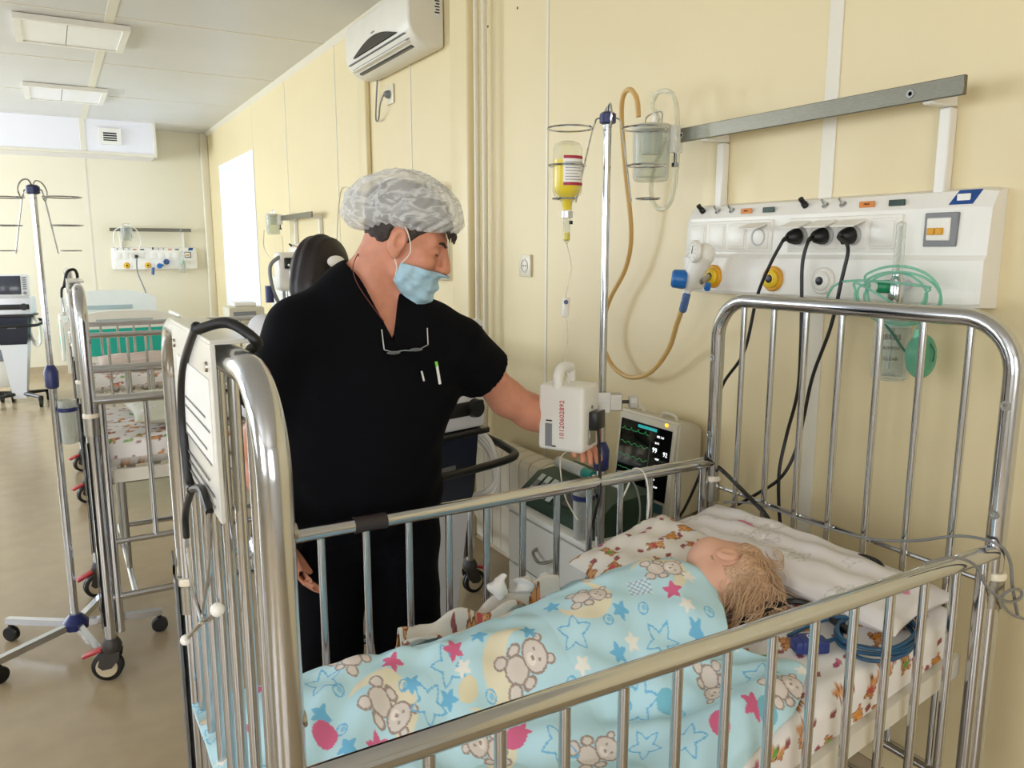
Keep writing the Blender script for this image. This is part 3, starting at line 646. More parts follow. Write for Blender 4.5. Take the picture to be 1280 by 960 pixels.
for y, s in ((ya, .90), (ya + .008, .965), (ya + .03, 1), (yb - .03, 1), (yb - .008, .965), (yb, .90)): V += [(min(cxp + (x - cxp) * s, XW - .001), y, czp + (z - czp) * s) for x, z in pr]
Fc = [tuple(range(n)), tuple(range(6 * n - 1, 5 * n - 1, -1))]
for i in range(5):
    for k in range(n): Fc.append((i * n + k, i * n + (k + 1) % n, (i + 1) * n + (k + 1) % n, (i + 1) * n + k))
b.add(V, Fc).build('casing', offw, ac, ang=25)
b = MB(); L_ = []
for s in range(21): a = s / 20; y = ya + .16 + a * .66; L_.append((y, 2.612 + .055 * math.sin(PI * a)))
V = [(XW - .2075, y, 2.607) for y, z in L_] + [(XW - .2085, y, z) for y, z in L_]; m_ = 21
b.add(V, [(i, i + 1, m_ + i + 1, m_ + i) for i in range(20)]); V2 = [(x + .006, y, z) for x, y, z in V]; b.add(V2, [(i, m_ + i, m_ + i + 1, i + 1) for i in range(20)]).build('display_window', M('dark_gloss', (20, 20, 24), .12), ac)
MB().rbox((XW - .150, ya + .09, 2.533), (XW - .125, yb - .10, 2.547), .002, 1, Matrix.Identity(4)).build('outlet_slot', blackp, ac)
MB().box((XW - .205, ya + .06, 2.585), (XW - .188, yb - .06, 2.589)).build('louver_seam', grey, ac, smooth=False)
MB().box((XW - .178, ya + .06, 2.562), (XW - .165, yb - .06, 2.566)).build('louver_seam', grey, ac, smooth=False)
MB().rbox((XW - .190, ya + .07, 2.548), (XW - .158, yb - .07, 2.556), .003, 1, ).build('louver', white, ac)
MB().rbox((XW - .2085, ya + .47, 2.682), (XW - .204, ya + .52, 2.690), .001, 1).build('badge', grey, ac)
MB().box((XW - .06, ya - .001, 2.66), (XW - .02, ya + .01, 2.81)).build('rating_label', M('label_paper', (224, 222, 214), .6), ac, smooth=False)
for k in range(9): MB().box((XW - .055 + .006 * (k % 2), ya - .0018, 2.80 - k * .014), (XW - .028, ya, 2.807 - k * .014)).build('print_line', blackp, ac, smooth=False)
MB().ring((XW - .045, ya + .004, 2.60), (0, 1, 0), .022, .0018, 16, 5).build('pipe_knockout', grey, ac)
t = thing('wall_outlet', 'small square outlet with plug below the air conditioner', 'outlet', (XW, 4.655, 2.36))
MB().rbox((XW - .012, 4.60, 2.36), (XW - .001, 4.71, 2.47), .003, 2).build('plate', cream, t)
MB().lathe((XW - .012, 4.655, 2.415), (-1, 0, 0), [(-.003, .024), (.02, .022), (.035, .012), (.035, 0)], 14).build('plug', grey, t)
tag(MB().tube(spline([(XW - .05, 4.655, 2.41), (XW - .055, 4.70, 2.36), (XW - .03, 4.80, 2.29), (XW - .02, 4.87, 2.30), (XW - .02, 4.86, 2.40), (XW - .03, 4.80, 2.53)], 6), .005, 6).build('power_cord', grey, None, (XW - .03, 4.8, 2.3)), 'thin grey cord looping below the air conditioner', 'power cord')
# ================================================================== IV stands
def iv_stand(loc, H, clamp_z, label, a0=-4, arm=None, beaker=(0, 1)):
    t = thing('iv_stand', label, 'IV stand', loc, 'IV stands'); ORG[t.name] = np.zeros(3)
    arm = np.array(arm if arm is not None else cR, float); pf = np.array([-arm[1], arm[0], 0])
    hub = MB().lathe((0, 0, .075), (0, 0, 1), [(0, .03), (.005, .045), (.03, .048), (.045, .035), (.06, .02), (.06, .013)], 12).build('base_hub', navy, t)
    for k in range(5):
        a = math.radians(a0 + 72 * k); d = np.array([math.cos(a), math.sin(a), 0]); n_ = np.array([-d[1], d[0], 0]); b = MB(); V = []
        for rr, zc in ((.035, .095), (.30, .082)):
            for s, z in ((-.012, -.012), (.012, -.012), (.012, .012), (-.012, .012)): V.append(d * rr + n_ * s + np.array([0, 0, zc + z]))
        lg = b.add(V, [(0, 1, 2, 3), (7, 6, 5, 4), (0, 4, 5, 1), (1, 5, 6, 2), (2, 6, 7, 3), (3, 7, 4, 0)]).build('leg', chrome, t, smooth=False)
        c = d * .288; MB().cyl(c + [0, 0, .05], c + [0, 0, .075], .009).build('castor_stem', black, lg)
        MB().lathe(c + n_ * -.014 + [0, 0, .030], n_, [(0, .012), (0, .026), (.004, .030), (.011, .030), (.012, .02), (.016, .02), (.017, .030), (.024, .030), (.028, .026), (.028, .012)], 18).build('wheel', black, lg)
    MB().cyl((0, 0, .10), (0, 0, clamp_z), .0135).build('lower_pole', chrome, t)
    MB().cyl((0, 0, clamp_z - .03), (0, 0, H), .0105).build('upper_pole', chrome, t)
    cl = MB().lathe((0, 0, clamp_z - .055), (0, 0, 1), [(0, .016), (.005, .022), (.06, .024), (.075, .018), (.085, .012)], 16).build('height_clamp', navy, t)
    MB().lathe(pf * .018 + [0, 0, clamp_z - .02], -arm * .6 + pf * .2, [(0, .011), (.03, .013), (.036, .006), (.036, 0)], 10).build('clamp_screw', navy, cl)
    th = MB().lathe((0, 0, H - .012), (0, 0, 1), [(0, .013), (.004, .022), (.026, .022), (.032, .014), (.034, 0)], 16).build('top_hub', navy, t)
    for s, d1, d2 in ((-1, .035, .082), (1, .035, .068)):
        A = arm * s; w = MB()
        w.tube(spline([np.array([0, 0, H + .004]), A * .028 + [0, 0, H + .003], A * d1 + [0, 0, H - .012], A * (d1 + .2 * (d2 - d1)) + [0, 0, H - .045], A * d2 + [0, 0, H - .215]], 5), .0026, 6)
        hn = w.build('holder_wire', chrome, t)
        for R_, zz, off in ((.060, -.022, .04), (.050, -.118, .057), (.032, -.205, .081)):
            MB().ring(A * (off + R_ + (0 if R_ > .055 else 0)) + [0, 0, H + zz], (0, 0, 1), R_, .0026, 26, 6).build('bottle_ring', chrome, hn)
    for s in (-1, 1):
        A = pf * s
        MB().tube(spline([np.array([0, 0, H + .01]), A * .02 + [0, 0, H + .035], A * .06 + [0, 0, H + .03], A * .085 + [0, 0, H + .0], A * .07 + [0, 0, H - .03], A * .055 + [0, 0, H - .02]], 5), .0026, 6).build('hook', chrome, t)
    bk = np.array([beaker[0], beaker[1], 0]); c = bk * .05 + [0, 0, clamp_z - .26]
    b = MB().lathe(c, (0, 0, 1), [(.003, 0), (0, .022), (.004, .026), (.16, .031), (.16, .028), (.006, .0235), (.006, 0)], 20).build('beaker', CLEAR('beaker_plastic', (232, 234, 230), .22), t)
    MB().lathe(c + [0, 0, .12], (0, 0, 1), [(0, .0285), (0, .034), (.014, .034), (.014, .0285)], 18).build('beaker_holder', navy, t)
    ORG[t.name] = np.array(loc, float)
    return t
IVX, IVY, IVH = 1.318, 1.765, 1.84
iv_stand((IVX, IVY, 0), IVH, .93, 'tall chrome IV stand holding the yellow bottle and the infusion pump', 20, cR, -cR[:2] * 1.0)
iv_stand((-.03, 3.26, 0), 1.70, 1.06, 'empty chrome IV stand with navy hub, standing alone at the left', -4, cR, (.8, -.3))
IV = np.array([IVX, IVY, 0])
# ---- yellow infusion bottle with its drip set
bc = IV - cR * .106
t = thing('infusion_bottle', 'upside-down drip bottle of bright yellow fluid with white label', 'bottle', bc + [0, 0, 1.60])
MB().lathe(bc + [0, 0, 1.60], (0, 0, 1), [(0, .014), (.022, .015), (.034, .022), (.044, .036), (.056, .0395), (.165, .0395), (.178, .034), (.184, .02), (.184, 0)], 26).build('glass', CLEAR('bottle_glass', (248, 248, 240), .03), t)
MB().lathe(bc + [0, 0, 1.606], (0, 0, 1), [(0, .012), (.018, .0135), (.034, .0205), (.046, .034), (.056, .0375), (.130, .0375), (.130, 0)], 26).build('fluid', CLEAR('yellow_fluid', (242, 216, 4), .97, .2), t)
MB().lathe(bc + [0, 0, 1.584], (0, 0, 1), [(0, .016), (.018, .016), (.018, .013)], 18).build('cap', M('alu_cap', (200, 200, 200), .35, .7), t)
lb = MB(); V = []
aw = math.atan2(-cW[1], -cW[0])
for z in (1.668, 1.745):
    for k in range(13): a = aw - .35 + k * (1.9 / 12); V.append(bc + [.0402 * math.cos(a), .0402 * math.sin(a), z])
lab = lb.add(V, [(i, i + 1, 14 + i, 13 + i) for i in range(12)]).build('label', M('label_white', (240, 238, 232), .5), t)
for z in (1.668, 1.737):
    V = []
    for zz in (z, z + .008):
        for k in range(13): a = aw - .33 + k * (1.86 / 12); V.append(bc + [.0405 * math.cos(a), .0405 * math.sin(a), zz])
    MB().add(V, [(i, i + 1, 14 + i, 13 + i) for i in range(12)]).build('label_band', M('label_red', (166, 34, 60), .5), lab)
for k in range(7):
    V = []
    for zz in (1.682 + k * .0075, 1.6838 + k * .0075):
        for j in range(9): a = aw - .2 + j * ((1.3 - .2 * (k % 3)) / 8); V.append(bc + [.0405 * math.cos(a), .0405 * math.sin(a), zz])
    MB().add(V, [(i, i + 1, 10 + i, 9 + i) for i in range(8)]).build('print_line', M('print_grey', (140, 140, 140), .6), lab)
t = thing('drip_line', 'clear drip chamber and thin line running down from the yellow bottle', 'drip line', bc + [0, 0, 1.2])
MB().lathe(bc + [0, 0, 1.584], (0, 0, -1), [(0, .010), (.012, .011), (.02, .008), (.022, .0095), (.06, .0095), (.066, .004), (.07, .003)], 16).build('drip_chamber', clear, t)
MB().lathe(bc + [0, 0, 1.545], (0, 0, -1), [(0, .0085), (.018, .0085), (.023, .003), (.023, 0)], 14).build('fluid', MC['yellow_fluid'], t)
MB().cyl(bc + [0, 0, 1.572] + cR * .006, bc + [0, 0, 1.572] + cR * .016, .005).build('vent_cap', black, t)
ln = [bc + [0, 0, 1.515], atw(714, 335, 2.06), atw(708, 365, 2.06), atw(707, 385, 2.06), atw(710, 420, 2.08), atw(707, 455, 2.13), atw(712, 480, 2.13)]
MB().tube(spline(ln, 8), .0018, 6).build('line', CLEAR('line_clear', (244, 240, 224), .5), t)
rc_ = atw(707, 384, 2.06); MB().rbox((-.009, -.008, -.026), (.009, .008, .026), .004, 2, Matrix.Translation(rc_) @ Matrix.Rotation(.1, 4, 'Y')).build('roller_clamp', white, t)
MB().lathe(rc_ + np.array([-.002, -.004, .014]), (-.5, -.86, 0), [(0, .006), (.007, .006), (.007, 0)], 10).build('roller', navy, t)

# ---- infusion pump clamped to the pole
pd = np.array([.499, -.866, 0]); pe = np.array([.866, .499, 0]); P0 = atw(672, 520, 2.13); P0[2] = 0
zb, zt_ = .965, 1.145
PM = Matrix(((pd[0], pe[0], 0, P0[0]), (pd[1], pe[1], 0, P0[1]), (0, 0, 1, 0), (0, 0, 0, 1)))
t = thing('infusion_pump', 'boxy white infusion pump with carry handle and red number, clamped to the pole', 'pump', P0 + pd * .07 + pe * .05 + [0, 0, zb])
MB().rbox((0, 0, zb), (.135, .105, zt_), .012, 3, PM).build('casing', white, t)
Q = lambda a, b_, z: np.array(PM @ Vector((a, b_, z)))
MB().tube(spline([Q(.055, .012, zt_ - .01), Q(.055, .014, zt_ + .022), Q(.055, .03, zt_ + .040), Q(.055, .06, zt_ + .042), Q(.055, .085, zt_ + .036), Q(.055, .093, zt_ + .015), Q(.055, .094, zt_ - .01)], 6), .013, 12, flat=1.15).build('handle', white, t)
MB().rbox((.024, -.003, zb + .012), (.044, .004, zb + .075), .001, 1, PM).build('sensor_window', grey, t)
MB().rbox((.026, -.0025, zb + .081), (.044, .004, zb + .0845), .0005, 1, PM).build('slot', black, t)
MB().rbox((.044, -.0025, zb + .012), (.056, .004, zb + .0155), .0005, 1, PM).build('slot', black, t)
lettering('10120602892', .0195, Q(.074, -.0012, zb + .088), (0, 0, 1), tuple(-pd), M('red_ink', (196, 40, 48), .6), t)
for z in (zb + .10, zb + .12): MB().lathe(Q(.135, .055, z), pe * 0 + pd, [(-.002, .005), (.002, .005), (.002, 0)], 10).build('socket', grey, t)
MB().rbox((.134, .03, zb + .02), (.142, .07, zb + .06), .002, 1, PM).build('latch', steel, t)
MB().rbox((.134, .035, zb + .06), (.160, .09, zb + .11), .004, 2, PM).build('mount', blackp, t)
cz = 1.075
MB().rbox((-.024, -.018, cz - .03), (.022, -.0135, cz + .03), .001, 1, Matrix.Translation(IV) @ Matrix.Rotation(-YAW, 4, 'Z')).build('clamp', steel, t)
MB().rbox((-.026, -.0132, cz - .03), (-.0115, .022, cz + .03), .001, 1, Matrix.Translation(IV) @ Matrix.Rotation(-YAW, 4, 'Z')).build('clamp', steel, t)
MB().rbox((.0125, -.0132, cz - .024), (.055, .020, cz + .024), .002, 1, Matrix.Translation(IV) @ Matrix.Rotation(-YAW, 4, 'Z')).build('clamp', steel, t)
MB().cyl(IV + cR * .045 + [0, 0, cz], IV + cR * .085 + [0, 0, cz], .005).build('clamp_screw', blackp, t)
MB().lathe(IV + cR * .075 + [0, 0, cz], cR, [(0, .016), (.004, .020), (.022, .020), (.026, .014), (.026, 0)], 8).build('clamp_knob', M('knob_grey', (196, 192, 182), .4), t)
tag(MB().tube(spline([Q(.09, .03, zb + .005), atw(701, 572, 2.12), atw(702, 600, 2.08), atw(708, 625, 2.05), atw(722, 650, 2.05)], 6), .0018, 6).build('infusion_line', MC['line_clear'], None, atw(702, 600, 2.08)), 'thin clear line hanging below the infusion pump', 'infusion line')
tag(MB().tube(spline([Q(.15, .06, zb + .09), atw(750, 590, 2.06), atw(749, 620, 2.05), atw(742, 650, 2.08), atw(735, 680, 2.1)], 6), .004, 8).build('pump_cable', black, None, atw(749, 620, 2.05)), 'black cable running down from the infusion pump', 'cable')

# ================================================================== bedside cabinet, monitor, syringe pump, radiator
cbx0, cbx1, cby0, cby1, cbz = 1.335, 1.80, 1.83, 2.33, .62
lam = M('white_laminate', (228, 228, 220), .35, var=.02)
t = thing('bedside_cabinet', 'white bedside cabinet with drawers in front of the radiator', 'cabinet', ((cbx0 + cbx1) / 2, (cby0 + cby1) / 2, 0))
MB().rbox((cbx0 + .018, cby0, .03), (cbx1, cby1, cbz - .022), .003, 1).build('body', lam, t)
MB().rbox((cbx0 - .01, cby0 - .01, cbz - .022), (cbx1, cby1 + .01, cbz), .006, 2).build('top', lam, t)
for z0, z1 in ((.405, .588), (.225, .40), (.045, .22)):
    d = MB().rbox((cbx0, cby0 + .004, z0), (cbx0 + .018, cby1 - .004, z1), .003, 1).build('drawer', lam, t)
    yc, zc = (cby0 + cby1) / 2, (z0 + z1) / 2
    MB().tube(spline([(cbx0 + .001, yc + .055, zc + .012), (cbx0 - .022, yc + .045, zc + .004), (cbx0 - .028, yc, zc - .012), (cbx0 - .022, yc - .045, zc + .004), (cbx0 + .001, yc - .055, zc + .012)], 5), .0055, 8).build('handle', steel, d)
for x in (cbx0 + .06, cbx1 - .05):
    for y in (cby0 + .05, cby1 - .05): MB().cyl((x, y, 0), (x, y, .031), .018).build('foot', black, t)
mnx, my0, my1, mz0, mz1 = 1.675, 1.875, 2.185, cbz + .001, .945
t = thing('patient_monitor', 'beige patient monitor with dark waveform screen on the cabinet', 'monitor', (1.75, 2.03, mz0))
V = [(mnx, my0, mz0), (mnx, my1, mz0), (mnx + .035, my1, mz1), (mnx + .035, my0, mz1), (1.84, my0 + .03, mz0), (1.84, my1 - .03, mz0), (1.84, my1 - .03, mz1 - .03), (1.84, my0 + .03, mz1 - .03), (1.75, my0, mz0), (1.75, my1, mz0), (1.76, my1, mz1), (1.76, my0, mz1)]
bm = bmesh.new(); vs = [bm.verts.new(v) for v in V]
for f in ((0, 1, 2, 3), (3, 2, 10, 11), (0, 3, 11, 8), (1, 9, 10, 2), (0, 8, 9, 1), (8, 11, 7, 4), (9, 5, 6, 10), (11, 10, 6, 7), (4, 7, 6, 5), (8, 4, 5, 9)): bm.faces.new([vs[i] for i in f])
bmesh.ops.recalc_face_normals(bm, faces=bm.faces); bmesh.ops.bevel(bm, geom=list(bm.edges), offset=.008, segments=2, affect='EDGES', clamp_overlap=True)
bm.verts.index_update(); mbm = MB().add([v.co for v in bm.verts], [[v.index for v in f.verts] for f in bm.faces]); bm.free(); mbm.build('casing', beige, t)
sl_ = .035 / (mz1 - mz0)
def scr(a, z, o=0.0): return np.array([mnx + (z - mz0) * sl_ - .001 - o, my1 - .02 - a * (my1 - my0 - .045), z])      # a: 0 left .. 1 right
def plate(a0, a1, z0, z1, o, th=.001):
    c = [scr(a0, z0, o), scr(a1, z0, o), scr(a1, z1, o), scr(a0, z1, o)]; V = c + [p + [th, 0, 0] for p in c]
    return MB().add(V, [(0, 1, 2, 3), (7, 6, 5, 4), (0, 4, 5, 1), (1, 5, 6, 2), (2, 6, 7, 3), (3, 7, 4, 0)])
scn = plate(0, 1, mz0 + .055, mz1 - .03, .001).build('screen', M('screen_black', (10, 12, 12), .08, coat=.5), t, smooth=False)
plate(.35, .72, mz1 - .047, mz1 - .037, .002).build('title_bar', M('scr_teal', (40, 150, 150), .3, emit=.6), scn, smooth=False)
for k, z in enumerate((mz1 - .065, mz1 - .11, mz1 - .155, mz1 - .20)):
    P_ = [scr(.03 + .56 * i / 60, z + (.010 * math.exp(-((i % 15 - 6) ** 2) / 2.0) if k == 0 else .004 * math.sin(i * .45)) * (1 if k < 3 else .3), .0022) for i in range(61)]
    MB().tube(P_, .0006, 4).build('waveform', M('scr_green', (60, 150, 90), .4, emit=.7), scn)
MB().tube([scr(.62, mz0 + .06, .002), scr(.62, mz1 - .05, .002)], .0006, 4).build('divider', grey, scn)
scw = M('scr_white', (230, 235, 235), .4, emit=1.2)
for tx, a, z, s_ in (('99', .72, mz1 - .108, .024), ('92', .92, mz1 - .112, .022), ('HR 110', .80, mz1 - .06, .011), ('SpO2', .75, mz1 - .082, .009), ('NIBP', .78, mz1 - .135, .009), ('--- / ---', .80, mz1 - .155, .011), ('36.6', .80, mz1 - .185, .011), ('RESP', .75, mz1 - .205, .008), ('SETUP', .8, mz1 - .228, .008)):
    lettering(tx, s_, scr(a, z, .0025), (0, -1, 0), (.11, 0, 1), scw, scn)
plate(.02, .98, mz0 + .012, mz0 + .045, .0012).build('key_panel', M('key_panel', (66, 108, 120), .4), t, smooth=False)
MB().ball(scr(.88, mz1 - .015, .001), (.003, .008, .006), 12, 8).build('alarm_lamp', M('alarm_lamp', (246, 190, 30), .3, emit=1.5), t)
for y in (my0 + .05, my1 - .09): MB().tube(spline([(1.745, y, mz1 - .002), (1.745, y + .01, mz1 + .012), (1.745, y + .06, mz1 + .014), (1.745, y + .075, mz1)], 4), .006, 8).build('handle', beige, t)
# syringe pump
t = thing('syringe_pump', 'dark green syringe pump with keypad lying on the cabinet', 'syringe pump', (1.47, 2.10, cbz + .001))
b = MB(); y0, y1 = 1.86, 2.30; pr = [(1.365, cbz + .001), (1.365, cbz + .045), (1.44, cbz + .105), (1.60, cbz + .12), (1.60, cbz + .001)]
b.prism(pr, 1, y0, y1); b.build('casing', dgreen, t)
sd = np.array([.075, 0, .06]); sd /= np.linalg.norm(sd)
def keyp(a, s): return np.array([1.365, 0, cbz + .046]) + sd * s * .096 + np.array([0, y1 - .02 - a * (y1 - y0 - .04), 0]) + np.array([-.06, 0, .075]) * .02
for a in (.08, .18, .28, .38):
    for s in (.2, .5, .8): MB().rbox((-.014, -.013, -.001), (.014, .013, .0015), .001, 1, Matrix.Translation(keyp(a, s)) @ Matrix.Rotation(-.675, 4, 'Y')).build('key', M('key_pale', (196, 206, 200), .5) if (s != .5 or a > .3) else grey, t)
MB().rbox((-.03, -.05, -.001), (.03, .05, .0015), .001, 1, Matrix.Translation(keyp(.68, .5)) @ Matrix.Rotation(-.675, 4, 'Y')).build('display', MC['screen_black'], t)
MB().cyl((1.50, 2.26, cbz + .138), (1.50, 2.10, cbz + .138), .019, n=20).build('syringe', frost, t)
MB().cyl((1.50, 2.099, cbz + .138), (1.50, 2.05, cbz + .138), .017, n=20).build('syringe_cap', M('teal_cap', (36, 140, 128), .4), t)
MB().cyl((1.50, 2.049, cbz + .138), (1.50, 1.90, cbz + .138), .007, n=10).build('plunger', white, t)
# cast radiator, one part per section
t = thing('radiator', 'cream sectional radiator on the right wall behind the cabinet', 'radiator', (1.77, 2.82, .1))
radm = M('radiator_enamel', (216, 208, 188), .35)
for k in range(11):
    y = 2.41 + k * .08; s = MB(); w_ = .037
    pr = [(1.685, .14), (1.685, .575), (1.70, .60), (1.74, .612), (1.79, .612), (1.805, .60), (1.805, .585), (1.70, .56), (1.70, .14)]
    s.prism(pr, 1, y - w_, y + w_)
    sec = s.build('section', radm, t, ang=30)
    MB().box((1.702, y - .008, .15), (1.80, y + .008, .565)).build('web', radm, sec, smooth=False)
for z in (.17, .50): MB().cyl((1.765, 2.37, z), (1.765, 3.26, z), .022).build('header', radm, t)
MB().tube(spline([(1.765, 3.26, .50), (1.765, 3.33, .50), (1.78, 3.36, .56), (1.80, 3.36, .80), (1.80, 3.36, ZC - .01)], 5), .013, 10).build('pipe', cream, t)
MB().tube(spline([(1.765, 3.26, .17), (1.765, 3.36, .17), (1.77, 3.42, .22), (1.80, 3.44, .40), (1.80, 3.44, ZC - .01)], 5), .013, 10).build('pipe', cream, t)
for z in (.2, .5): MB().box((1.80, 2.60, z), (XW - .001, 2.63, z + .02)).build('wall_bracket', radm, t, smooth=False)

# ================================================================== ventilators on trolleys
def ventilator(loc, rz, label):
    t = thing('ventilator', label, 'ventilator', loc, 'ventilators'); ORG[t.name] = np.zeros(3)
    vw = M('ventilator_white', (232, 233, 238), .35); vn = M('ventilator_navy', (26, 32, 52), .35)
    MB().rbox((-.18, -.06, 1.055), (.18, .0, 1.265), .022, 3, Matrix.Translation((0, -.03, 1.16)) @ Matrix.Rotation(-.12, 4, 'X') @ Matrix.Translation((0, .03, -1.16))).build('display_casing', vw, t)
    MB().rbox((-.165, -.068, 1.075), (.115, -.055, 1.25), .008, 2, Matrix.Translation((0, -.03, 1.16)) @ Matrix.Rotation(-.12, 4, 'X') @ Matrix.Translation((0, .03, -1.16))).build('display', M('vent_screen', (62, 66, 78), .15), t)
    for k in range(6): MB().rbox((.13, -.066, 1.12 + k * .021), (.16, -.055, 1.133 + k * .021), .002, 1, Matrix.Translation((0, -.03, 1.16)) @ Matrix.Rotation(-.12, 4, 'X') @ Matrix.Translation((0, .03, -1.16))).build('key', grey, t)
    MB().lathe((.145, -.066, 1.092), (0, -1, 0), [(0, .016), (.012, .014), (.012, 0)], 14).build('dial', grey, t)
    MB().rbox((-.18, -.05, .885), (.18, .22, 1.05), .018, 2).build('housing', vw, t)
    MB().rbox((-.15, -.058, .935), (.165, -.045, .985), .01, 2).build('port_slot', black, t)
    MB().lathe((.12, -.055, .96), (0, -1, 0), [(0, .034), (.02, .03), (.02, 0)], 18).build('port', blackp, t)
    MB().rbox((-.19, -.06, .862), (.19, .23, .884), .006, 2).build('shelf', blackp, t)
    b = MB(); V = []
    for z, w0, y0, y1 in ((.60, .11, -.03, .15), (.66, .125, -.045, .16), (.861, .14, -.05, .18)): V += [(-w0, y0, z), (w0, y0, z), (w0, y1, z), (-w0, y1, z)]
    b.add(V, [(0, 3, 2, 1), (8, 9, 10, 11)] + [(i * 4 + k, i * 4 + (k + 1) % 4, i * 4 + 4 + (k + 1) % 4, i * 4 + 4 + k) for i in (0, 1) for k in range(4)]).build('waist', vn, t)
    MB().rbox((-.035, -.053, .755), (.035, -.046, .77), .001, 1).build('badge', grey, t)
    b = MB(); V = []
    for z, w0, y0, y1 in ((.07, .055, -.0, .11), (.60, .115, -.028, .15), (.62, .118, -.03, .155)): V += [(-w0, y0, z), (w0, y0, z), (w0, y1, z), (-w0, y1, z)]
    b.add(V, [(0, 3, 2, 1), (8, 9, 10, 11)] + [(i * 4 + k, i * 4 + (k + 1) % 4, i * 4 + 4 + (k + 1) % 4, i * 4 + 4 + k) for i in (0, 1) for k in range(4)]).build('column', vw, t)
    MB().tube(spline([(-.19, .1, .83), (-.25, .05, .82), (-.25, -.08, .80), (-.18, -.17, .79), (.18, -.17, .79), (.25, -.08, .80), (.25, .05, .82), (.19, .1, .83)], 6), .014, 10).build('handle', black, t)
    for sx in (-1, 1):
        for sy in (-1, 1):
            l = MB().tube([(sx * .04, .055 + sy * .03, .115), (sx * .20, .055 + sy * .20, .10)], [.026, .018], 8, flat=.8).build('base_leg', blackp, t)
            MB().lathe((sx * .20 - .013, .055 + sy * .20, .046), (1, 0, 0), [(0, .03), (.002, .046), (.024, .046), (.026, .03), (.026, 0)], 18).build('wheel', black, l)
            MB().rbox((sx * .20 - .02, .055 + sy * .2 - .02, .06), (sx * .20 + .02, .055 + sy * .2 + .02, .112), .006, 1).build('castor_fork', blackp, l)
    for k in range(3):
        MB().tube(spline([(.14, .06, .90), (.22, -.02, .82 - .02 * k), (.23, -.05, .68 - .03 * k), (.17, .02, .62 - .02 * k), (.13, .1, .72), (.16, .12, .88)], 6), .011, 8).build('breathing_hose', white, t)
    t.rotation_euler.z = rz; ORG[t.name] = np.array(loc, float)
    return t
vl = atz(32, 507, 0); vl = aty(26, 505, 8.9); ventilator((vl[0], 8.9, 0), -.15, 'white ventilator on a trolley with grey display, at the far left')
v2 = atw(548, 600, 2.72); ventilator((v2[0], v2[1], 0), .25, 'white ventilator with black handle half hidden behind the man')
# ================================================================== printed cloth painter
lin = lambda *c: np.array(S(*c)[:3], np.float32)
class Print:
    def __init__(s, U, V, base): s.U, s.V = U.ravel(), V.ravel(); s.c = np.tile(lin(*base), (len(s.U), 1)).astype(np.float32)
    def loc(s, u, v, r, rot, flip=1):
        m = np.where((np.abs(s.U - u) < r) & (np.abs(s.V - v) < r))[0]; x = s.U[m] - u; y = s.V[m] - v; c, n = math.cos(rot), math.sin(rot)
        return m, (c * x + n * y) * flip, -n * x + c * y
    def star(s, u, v, r, rot, col, hollow=False):
        m, x, y = s.loc(u, v, r * 1.1, rot); a = np.arctan2(y, x) / (2 * PI / 5); t = np.abs((a % 1) - .5) * 2
        b = r * (.50 + .50 * t ** 1.4); d = np.hypot(x, y)
        k = (d < b) & ((d > b - r * .13) if hollow else True); s.c[m[k]] = lin(*col)
    def disc(s, u, v, r, col, ring=0, sx=1, sy=1, rot=0):
        m, x, y = s.loc(u, v, r * 1.2 * max(sx, sy), rot); d = np.hypot(x / sx, y / sy); k = (d < r) & (d > r - ring if ring else True); s.c[m[k]] = lin(*col)
    def bear(s, u, v, sz, rot, fill, line, flip=1, extra=None):
        m, x, y = s.loc(u, v, sz * 1.3, rot, flip); x = x / sz; y = y / sz; d = np.full(len(x), 9.0)
        # (cx, cy, rx, ry): body, limbs, head, ears; later shapes sit on top and keep their own outline
        for cx, cy, rx, ry in ((0, -.28, .36, .40), (-.38, -.62, .2, .24), (.38, -.62, .2, .24), (-.42, -.1, .15, .25), (.42, -.1, .15, .25), (-.34, .78, .15, .15), (.34, .78, .15, .15), (0, .42, .46, .40)):
            e = np.hypot((x - cx) / rx, (y - cy) / ry); r_ = min(rx, ry)
            k = e < 1; s.c[m[k]] = lin(*fill); k = (e < 1) & (e > 1 - .055 / r_); s.c[m[k]] = lin(*line)
        for cx, cy, r_ in ((0, .28, .17),): e = np.hypot(x - cx, (y - cy) / .8); s.c[m[e < r_]] = lin(*[min(255, q + 18) for q in fill])
        for cx, cy, r_ in ((0, .34, .06), (-.16, .5, .045), (.16, .5, .045)): s.c[m[np.hypot(x - cx, y - cy) < r_]] = lin(*line)
        if extra is not None:
            e = np.hypot(x / .34, (y + .15) / .26); s.c[m[e < 1]] = lin(*extra)
    def moon(s, u, v, r, rot, col):
        m, x, y = s.loc(u, v, r * 1.1, rot); k = (np.hypot(x, y) < r) & (np.hypot(x - .45 * r, y) > .8 * r); s.c[m[k]] = lin(*col)
    def check(s, u, v, r, rot, c1, c2):
        m, x, y = s.loc(u, v, r * 1.5, rot); k = (np.abs(x) < r) & (np.abs(y) < r * .8); g = ((np.floor(x / (r * .25)) + np.floor(y / (r * .25))) % 2) == 0
        s.c[m[k & g]] = lin(*c1); s.c[m[k & ~g]] = lin(*c2)
